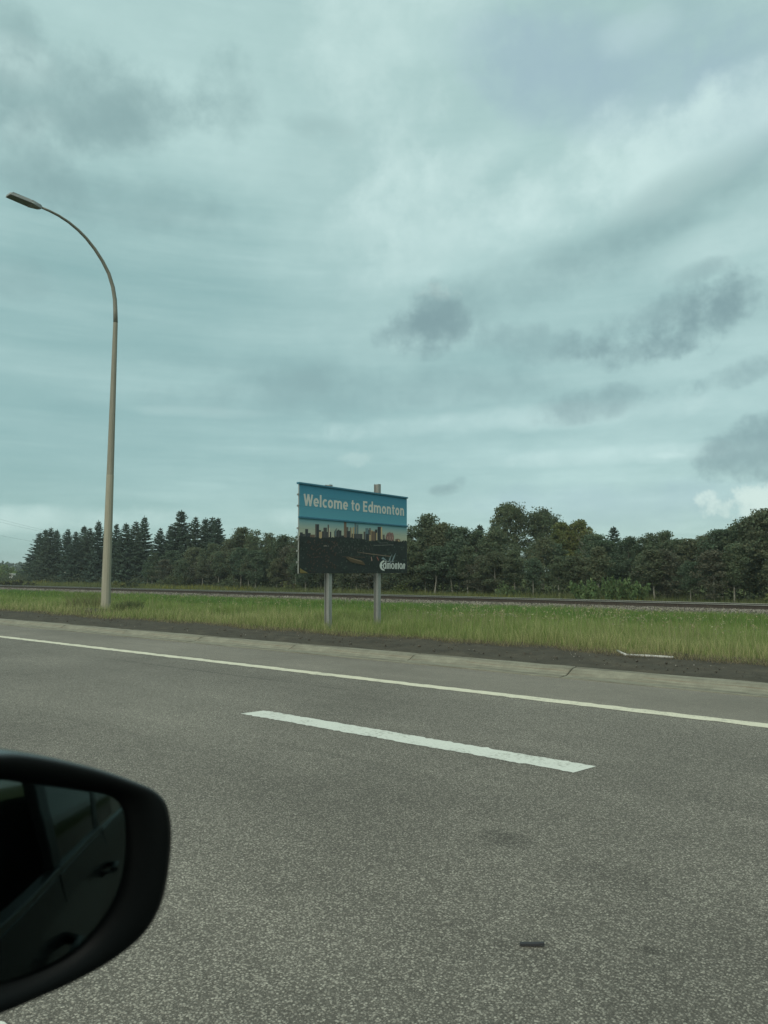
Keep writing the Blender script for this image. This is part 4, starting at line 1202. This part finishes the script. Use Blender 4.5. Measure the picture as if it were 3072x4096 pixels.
# tufts around the lamp
def tuft(x, y, n, r, h, col, label, lean=.7):
    a_ = rng.uniform(0, 6.28, n); q = np.sqrt(rng.random(n)) * r
    o = blades('grass_tuft', x + np.cos(a_) * q * 1.3, y + np.sin(a_) * q, rng.uniform(.5, 1, n) * h, np.full(n, .012), np.array(col) * rng.uniform(.6, 1.35, n)[:, None], None, lean)
    del o['kind']
    return tag(o, label, 'grass tuft')
tuft(-20.95, 13.75, 700, .42, .50, (0.085, 0.105, 0.045), 'dark green grass tuft growing close on the sign side of the lamp foot')
tuft(-23.6, 13.85, 420, .65, .80, (0.16, 0.165, 0.075), 'tall pale grass tuft growing on the field side of the lamp foot', .9)
tuft(-21.9, 12.95, 700, .75, .20, (0.20, 0.165, 0.095), 'dead straw tuft lying on the dirt before the lamp foot', 2.0)
mo = MB()
ring_n = 16
for j, (r, z) in enumerate([(1.35, .06), (1.0, .16), (.6, .24), (.2, .27)]):
    for k in range(ring_n):
        a_ = 2*math.pi*k/ring_n; q = r * random.uniform(.85, 1.12)
        mo.v.append((-22.25 + math.cos(a_)*q*1.35, 13.25 + math.sin(a_)*q*.62, z + random.uniform(-.03, .03))); mo.c.append((1, 1, 1))
for j in range(3):
    for k in range(ring_n):
        mo.f.append((j*ring_n + k, j*ring_n + (k+1) % ring_n, (j+1)*ring_n + (k+1) % ring_n, (j+1)*ring_n + k))
mo.f.append(tuple(3*ring_n + k for k in range(ring_n)))
tag(mo.build('soil_mound', SOIL.m, smooth=True), 'low mound of bare dark soil around the lamp foot', 'soil mound', kind='structure')

# ------------------------------------------------------------------ small things
mb = MB()
mb.tube([(-4.30, 12.06, .175), (-4.18, 11.90, .165), (-4.04, 11.76, .15)], .020, 8)
mb.tube([(-4.03, 11.757, .15), (-3.7, 11.80, .155), (-3.34, 11.86, .15)], .020, 8)
tag(mb.build('plastic_pipe', WHITE_PIPE.m, smooth=True), 'thin bent white plastic pipe lying on the soil at the grass edge', 'pipe')
mb = MB()
_a = np.array((-1.402, 2.737)); _b = np.array((-1.322, 2.792)); _n = np.array((-.57, .82)) * .008
for t0, t1, lift in ((0, .5, .004), (.5, 1, .007)):
    p0, p1 = _a + (_b - _a) * t0, _a + (_b - _a) * t1
    mb.add([(*(p0 - _n), .004), (*(p1 - _n), lift), (*(p1 + _n), lift), (*(p0 + _n), .004), (*(p0 - _n), .012), (*(p1 - _n), lift + .009), (*(p1 + _n), lift + .009), (*(p0 + _n), .012)],
           [(3,2,1,0),(4,5,6,7),(0,1,5,4),(1,2,6,5),(2,3,7,6),(3,0,4,7)])
tag(mb.build('rubber_strip', RUBBER.m), 'short black rubber strip lying on the near lane asphalt', 'rubber strip')
mk = thing('marker_post', (-109.3, 60.3, -.4), 'thin leaning marker post with two small pale discs before the spruces', 'marker post')
mb = MB(); mb.tube([(0, 0, -.2), (.55, 0, 1.45)], .05, 6); mb.build('post', GALV.m, mk)
for s in (-.35, .35):
    mb = MB(); mb.tube([(.62 + s*.85, s*.5 - .04, 1.62), (.62 + s*.85 + .05, s*.5 - .09, 1.62)], [.20, .20], 12); mb.build('disc', LETTER.m, mk)
mb = MB(); mb.tube([(.55 - .3, -.17, 1.45), (.55 + .37, .17, 1.55)], .03, 5); mb.build('cross_bar', GALV.m, mk)
cb = thing('utility_cabinet', (-141.5, 67.5, -.4), 'small pale grey cabinet at the foot of the light green bushes', 'utility cabinet')
mb = MB(); mb.box(-.7, .7, -.45, .45, 0, 1.45); mb.build('cabinet_body', BOX_MAT.m, cb, bevel=.03)
mb = MB(); mb.box(-.06, .62, -.475, -.452, .15, 1.3); mb.build('cabinet_door', BOX_MAT.m, cb)

# overhead line at the left, between a pole outside the view and one hidden behind the spruces
PA, PB = Vector((-125, 48, 0)), Vector((-245, 165, 0))
for P_, lab in ((PA, 'wooden utility pole carrying the wires near the track'), (PB, 'wooden utility pole carrying the wires behind the spruces')):
    up = thing('utility_pole', P_, lab, 'utility pole', 'wooden utility poles')
    mb = MB(); mb.tube([(0, 0, -.5), (0, 0, 12.3)], [.17, .11], 10); mb.build('pole', WOODPOLE.m, up)
    mb = MB(); d_ = (PB - PA).normalized(); nrm = Vector((-d_.y, d_.x, 0))
    mb.tube([nrm * -1.2 + Vector((0, 0, 11.9)), nrm * 1.2 + Vector((0, 0, 11.9))], .06, 6); mb.build('cross_arm', WOODPOLE.m, up)
for k, (off, z, lab) in enumerate(((-1.0, 11.97, 'upper thin wire of the three wires above the spruces'), (1.0, 11.97, 'middle thin wire of the three wires above the spruces'), (0.15, 9.2, 'lowest thin wire of the three wires, sagging toward the first spruce'))):
    d_ = (PB - PA).normalized(); nrm = Vector((-d_.y, d_.x, 0))
    pts = []
    for i in range(25):
        t = i / 24; p = PA.lerp(PB, t) + nrm * off; pts.append((p.x, p.y, z - 4 * 1.6 * t * (1 - t)))
    mb = MB(); mb.tube(pts, .013, 5)
    tag(mb.build('overhead_wire', WIRE.m), lab, 'wire', 'overhead wires')

# ------------------------------------------------------------------ the car: door mirror, and the car side it reflects
car = thing('car', (0.6, 0, 0), 'dark car whose black door mirror fills the lower corner of the view', 'car')
CO = Vector((0.6, 0, 0))
MXP = -0.5
outer = [(0.125, 1.3735), (0.155, 1.3790), (0.195, 1.3805), (0.2352, 1.3777), (0.2518, 1.3745), (0.2752, 1.3663), (0.3001, 1.3556), (0.3231, 1.3436), (0.3375, 1.3347), (0.3455, 1.3247), (0.3489, 1.3121), (0.35, 1.3017), (0.3499, 1.2915), (0.3482, 1.2717), (0.3440, 1.2527), (0.3355, 1.2380), (0.3235, 1.2285), (0.3057, 1.2212), (0.2832, 1.2163), (0.2632, 1.2140), (0.2415, 1.2122), (0.205, 1.2120), (0.160, 1.2170), (0.125, 1.235), (0.110, 1.285), (0.112, 1.340)]
inner = [(0.135, 1.3560), (0.160, 1.3610), (0.198, 1.3625), (0.236, 1.3589), (0.2572, 1.3526), (0.2790, 1.3455), (0.2977, 1.339), (0.3090, 1.3347), (0.3158, 1.3290), (0.3194, 1.3208), (0.3202, 1.311), (0.3202, 1.3005), (0.3193, 1.29), (0.3166, 1.2765), (0.3125, 1.2652), (0.3050, 1.2532), (0.2945, 1.2425), (0.2849, 1.2362), (0.2731, 1.2318), (0.2567, 1.2286), (0.2409, 1.2282), (0.210, 1.2290), (0.165, 1.234), (0.138, 1.250), (0.126, 1.288), (0.127, 1.335)]
def densify(loop, k=3):
    """closed Catmull-Rom"""
    n = len(loop); out = []
    P = np.array(loop)
    for i in range(n):
        p0, p1, p2, p3 = P[i-1], P[i], P[(i+1) % n], P[(i+2) % n]
        for j in range(k):
            t = j / k
            out.append(tuple(.5 * (2*p1 + (p2-p0)*t + (2*p0-5*p1+4*p2-p3)*t*t + (-p0+3*p1-3*p2+p3)*t**3)))
    return out
OUT, INN = densify(outer), densify(inner)
def tilt(y): return 0.25 * (y - .24)          # the whole head is toed a little
cy, cz = .235, 1.294
def loopx(src, x, s=1.0, dz=0.0):
    k = 1.028 if src is OUT else 1.02
    return [(MXP + x + tilt(y) - CO.x, cy + (y - cy) * s * k, cz + (z - cz) * s * (k ** .4) + dz) for y, z in src]
def loft(loops, name, mat, parent, cap_last=True, smooth=True):
    n = len(loops[0]); mb = MB()
    mb.v = [tuple(p) for L_ in loops for p in L_]; mb.c = [(1, 1, 1)] * len(mb.v)
    for i in range(len(loops) - 1):
        for k in range(n):
            mb.f.append((i*n + k, i*n + (k+1) % n, (i+1)*n + (k+1) % n, (i+1)*n + k))
    if cap_last: mb.f.append(tuple((len(loops)-1)*n + k for k in range(n)))
    return mb.build(name, mat, parent, smooth=smooth)
mirror = loft([loopx(OUT, .000, .965), loopx(OUT, .001, .985), loopx(OUT, -.004, .997), loopx(OUT, -.012, 1.0), loopx(OUT, -.03, .995), loopx(OUT, -.06, .94), loopx(OUT, -.085, .82), loopx(OUT, -.105, .6), loopx(OUT, -.113, .3)], 'door_mirror', GLOSS_BLACK.m, car)
loft([loopx(OUT, .0005, .972), loopx(OUT, .002, .955), loopx([(a0*.35 + b0*.65, a1*.35 + b1*.65) for (a0, a1), (b0, b1) in zip(OUT, INN)], -.004), loopx(INN, -.014), loopx(INN, -.024)], 'mirror_bezel', BLACK_PLASTIC.m, mirror, cap_last=False)
mb = MB()
# slightly convex mirror glass
rings = [1.0, .75, .5, .25]
for s in rings:
    for y, z in INN:
        yy_, zz_ = cy + (y - cy) * s * 1.024, cz + (z - cz) * s * 1.012
        r2 = (yy_ - cy) ** 2 + (zz_ - cz) ** 2
        mb.v.append((MXP - .016 + tilt(yy_) - r2 * .35 + (yy_ - cy) * .14 - (zz_ - cz) * .10 - CO.x, yy_, zz_)); mb.c.append((1, 1, 1))
n = len(INN)
for i in range(3):
    for k in range(n): mb.f.append((i*n + k, i*n + (k+1) % n, (i+1)*n + (k+1) % n, (i+1)*n + k))
mb.f.append(tuple(3*n + k for k in range(n)))
mb.build('mirror_glass', MIRROR.m, mirror, smooth=True)
mb = MB()
mb.tube([(-.56 - CO.x, .085, 1.20), (-.54 - CO.x, .16, 1.225), (-.545 - CO.x, .22, 1.25)], [.03, .028, .03], 10); mb.build('mirror_arm', BLACK_PLASTIC.m, mirror, smooth=True)
# car side, behind and below the viewpoint
def side_panel(x0, x1, zs_y, mat, name, parent, nx=10, thick=.03):
    mb = MB(); xs = np.linspace(x0, x1, nx); m = len(zs_y)
    for x_ in xs:
        for z, y_ in zs_y: mb.v.append((x_ - CO.x, y_, z)); mb.c.append((1, 1, 1))
    k = len(mb.v)
    for x_ in xs:
        for z, y_ in zs_y: mb.v.append((x_ - CO.x, y_ - thick, z)); mb.c.append((1, 1, 1))
    for i in range(nx - 1):
        for j in range(m - 1):
            b = i*m + j
            mb.f.append((b, b+m, b+m+1, b+1)); mb.f.append((k+b, k+b+1, k+b+m+1, k+b+m))
    for i in range(nx - 1):
        for j in (0, m - 1):
            b = i*m + j; mb.f.append((b, b+m, k+b+m, k+b))
    for j in range(m - 1):
        for i in (0, nx - 1):
            b = i*m + j; mb.f.append((b, b+1, k+b+1, k+b))
    return mb.build(name, mat, parent, smooth=False, bevel=.004)
door_prof = [(.38, .02), (.45, .06), (.62, .085), (.80, .105), (.86, .125), (.90, .12), (1.02, .105), (1.10, .085)]
side_panel(-.62, .52, door_prof, CAR_PAINT.m, 'door', car)
side_panel(.526, 1.45, door_prof, CAR_PAINT.m, 'door', car)
side_panel(1.456, 2.6, door_prof, CAR_PAINT.m, 'rear_body', car)
for x0, x1 in ((-.62, .52), (.526, 1.45)):
    mb = MB(); mb.box(x0 - CO.x, x1 - CO.x, .052, .09, 1.102, 1.122); mb.build('sill_moulding', CHROME.m, car, bevel=.004)
win = [(1.124, .07), (1.25, .045), (1.40, .0), (1.52, -.06)]
side_panel(.60, 1.36, win, CAR_GLASS.m, 'rear_window', car, thick=.006)
side_panel(1.46, 2.0, win, CAR_GLASS.m, 'quarter_window', car, thick=.006)
side_panel(.50, .596, [(z, y_ + .004) for z, y_ in win], CAR_TRIM.m, 'door_pillar', car)
side_panel(1.364, 1.456, [(z, y_ + .004) for z, y_ in win], CAR_TRIM.m, 'door_pillar', car)
for xh in (.35, 1.28):
    mb = MB(); mb.tube([(xh - .10 - CO.x, .115, .955), (xh - .06 - CO.x, .15, .955), (xh + .06 - CO.x, .15, .955), (xh + .10 - CO.x, .115, .955)], .014, 8); mb.build('door_handle', CAR_PAINT.m, car, smooth=True)


# cabin round the viewpoint, only ever seen in the mirror
CABIN = Mat('dark_cabin_lining', (0.09, 0.09, 0.09), 0.9)
def cbox(nm, x0, x1, y0, y1, z0, z1, m=CABIN, bev=.02):
    mb = MB(); mb.box(x0 - CO.x, x1 - CO.x, y0, y1, z0, z1); return mb.build(nm, m.m, car, bevel=bev)
cbox('roof', -.35, 2.4, -1.5, -.075, 1.66, 1.70)
cbox('roof_lining', -.33, 2.38, -1.48, -.09, 1.645, 1.655)
cbox('far_side', -.5, 2.5, -1.56, -1.50, .35, 1.64)
cbox('cabin_floor', -.6, 2.5, -1.5, .0, .36, .42)
cbox('rear_seat', 1.45, 1.65, -1.42, -.06, .42, 1.30, bev=.06)
for y0, y1 in ((-.55, -.06), (-1.42, -.92)):
    cbox('front_seat', .34, .52, y0, y1, .55, 1.28, bev=.06); cbox('headrest', .38, .50, y0 + .12, y1 - .12, 1.30, 1.50, bev=.05)

# thin damp air: one closed box round everything, under the cloud layer
hm = bpy.data.materials.new('thin_haze'); hm.use_nodes = True
hn, hl = hm.node_tree.nodes, hm.node_tree.links
hn.remove(hn['Principled BSDF'])
pv = hn.new('ShaderNodeVolumePrincipled')
pv.inputs['Color'].default_value = (0.80, 0.88, 0.86, 1)
pv.inputs['Density'].default_value = 0.0006
pv.inputs['Anisotropy'].default_value = 0.2
hl.new(pv.outputs[0], hn['Material Output'].inputs['Volume'])
mb = MB(); mb.box(-4600, 4600, -4600, 4600, -1.6, 16.0)
tag(mb.build('haze', hm), kind='stuff')
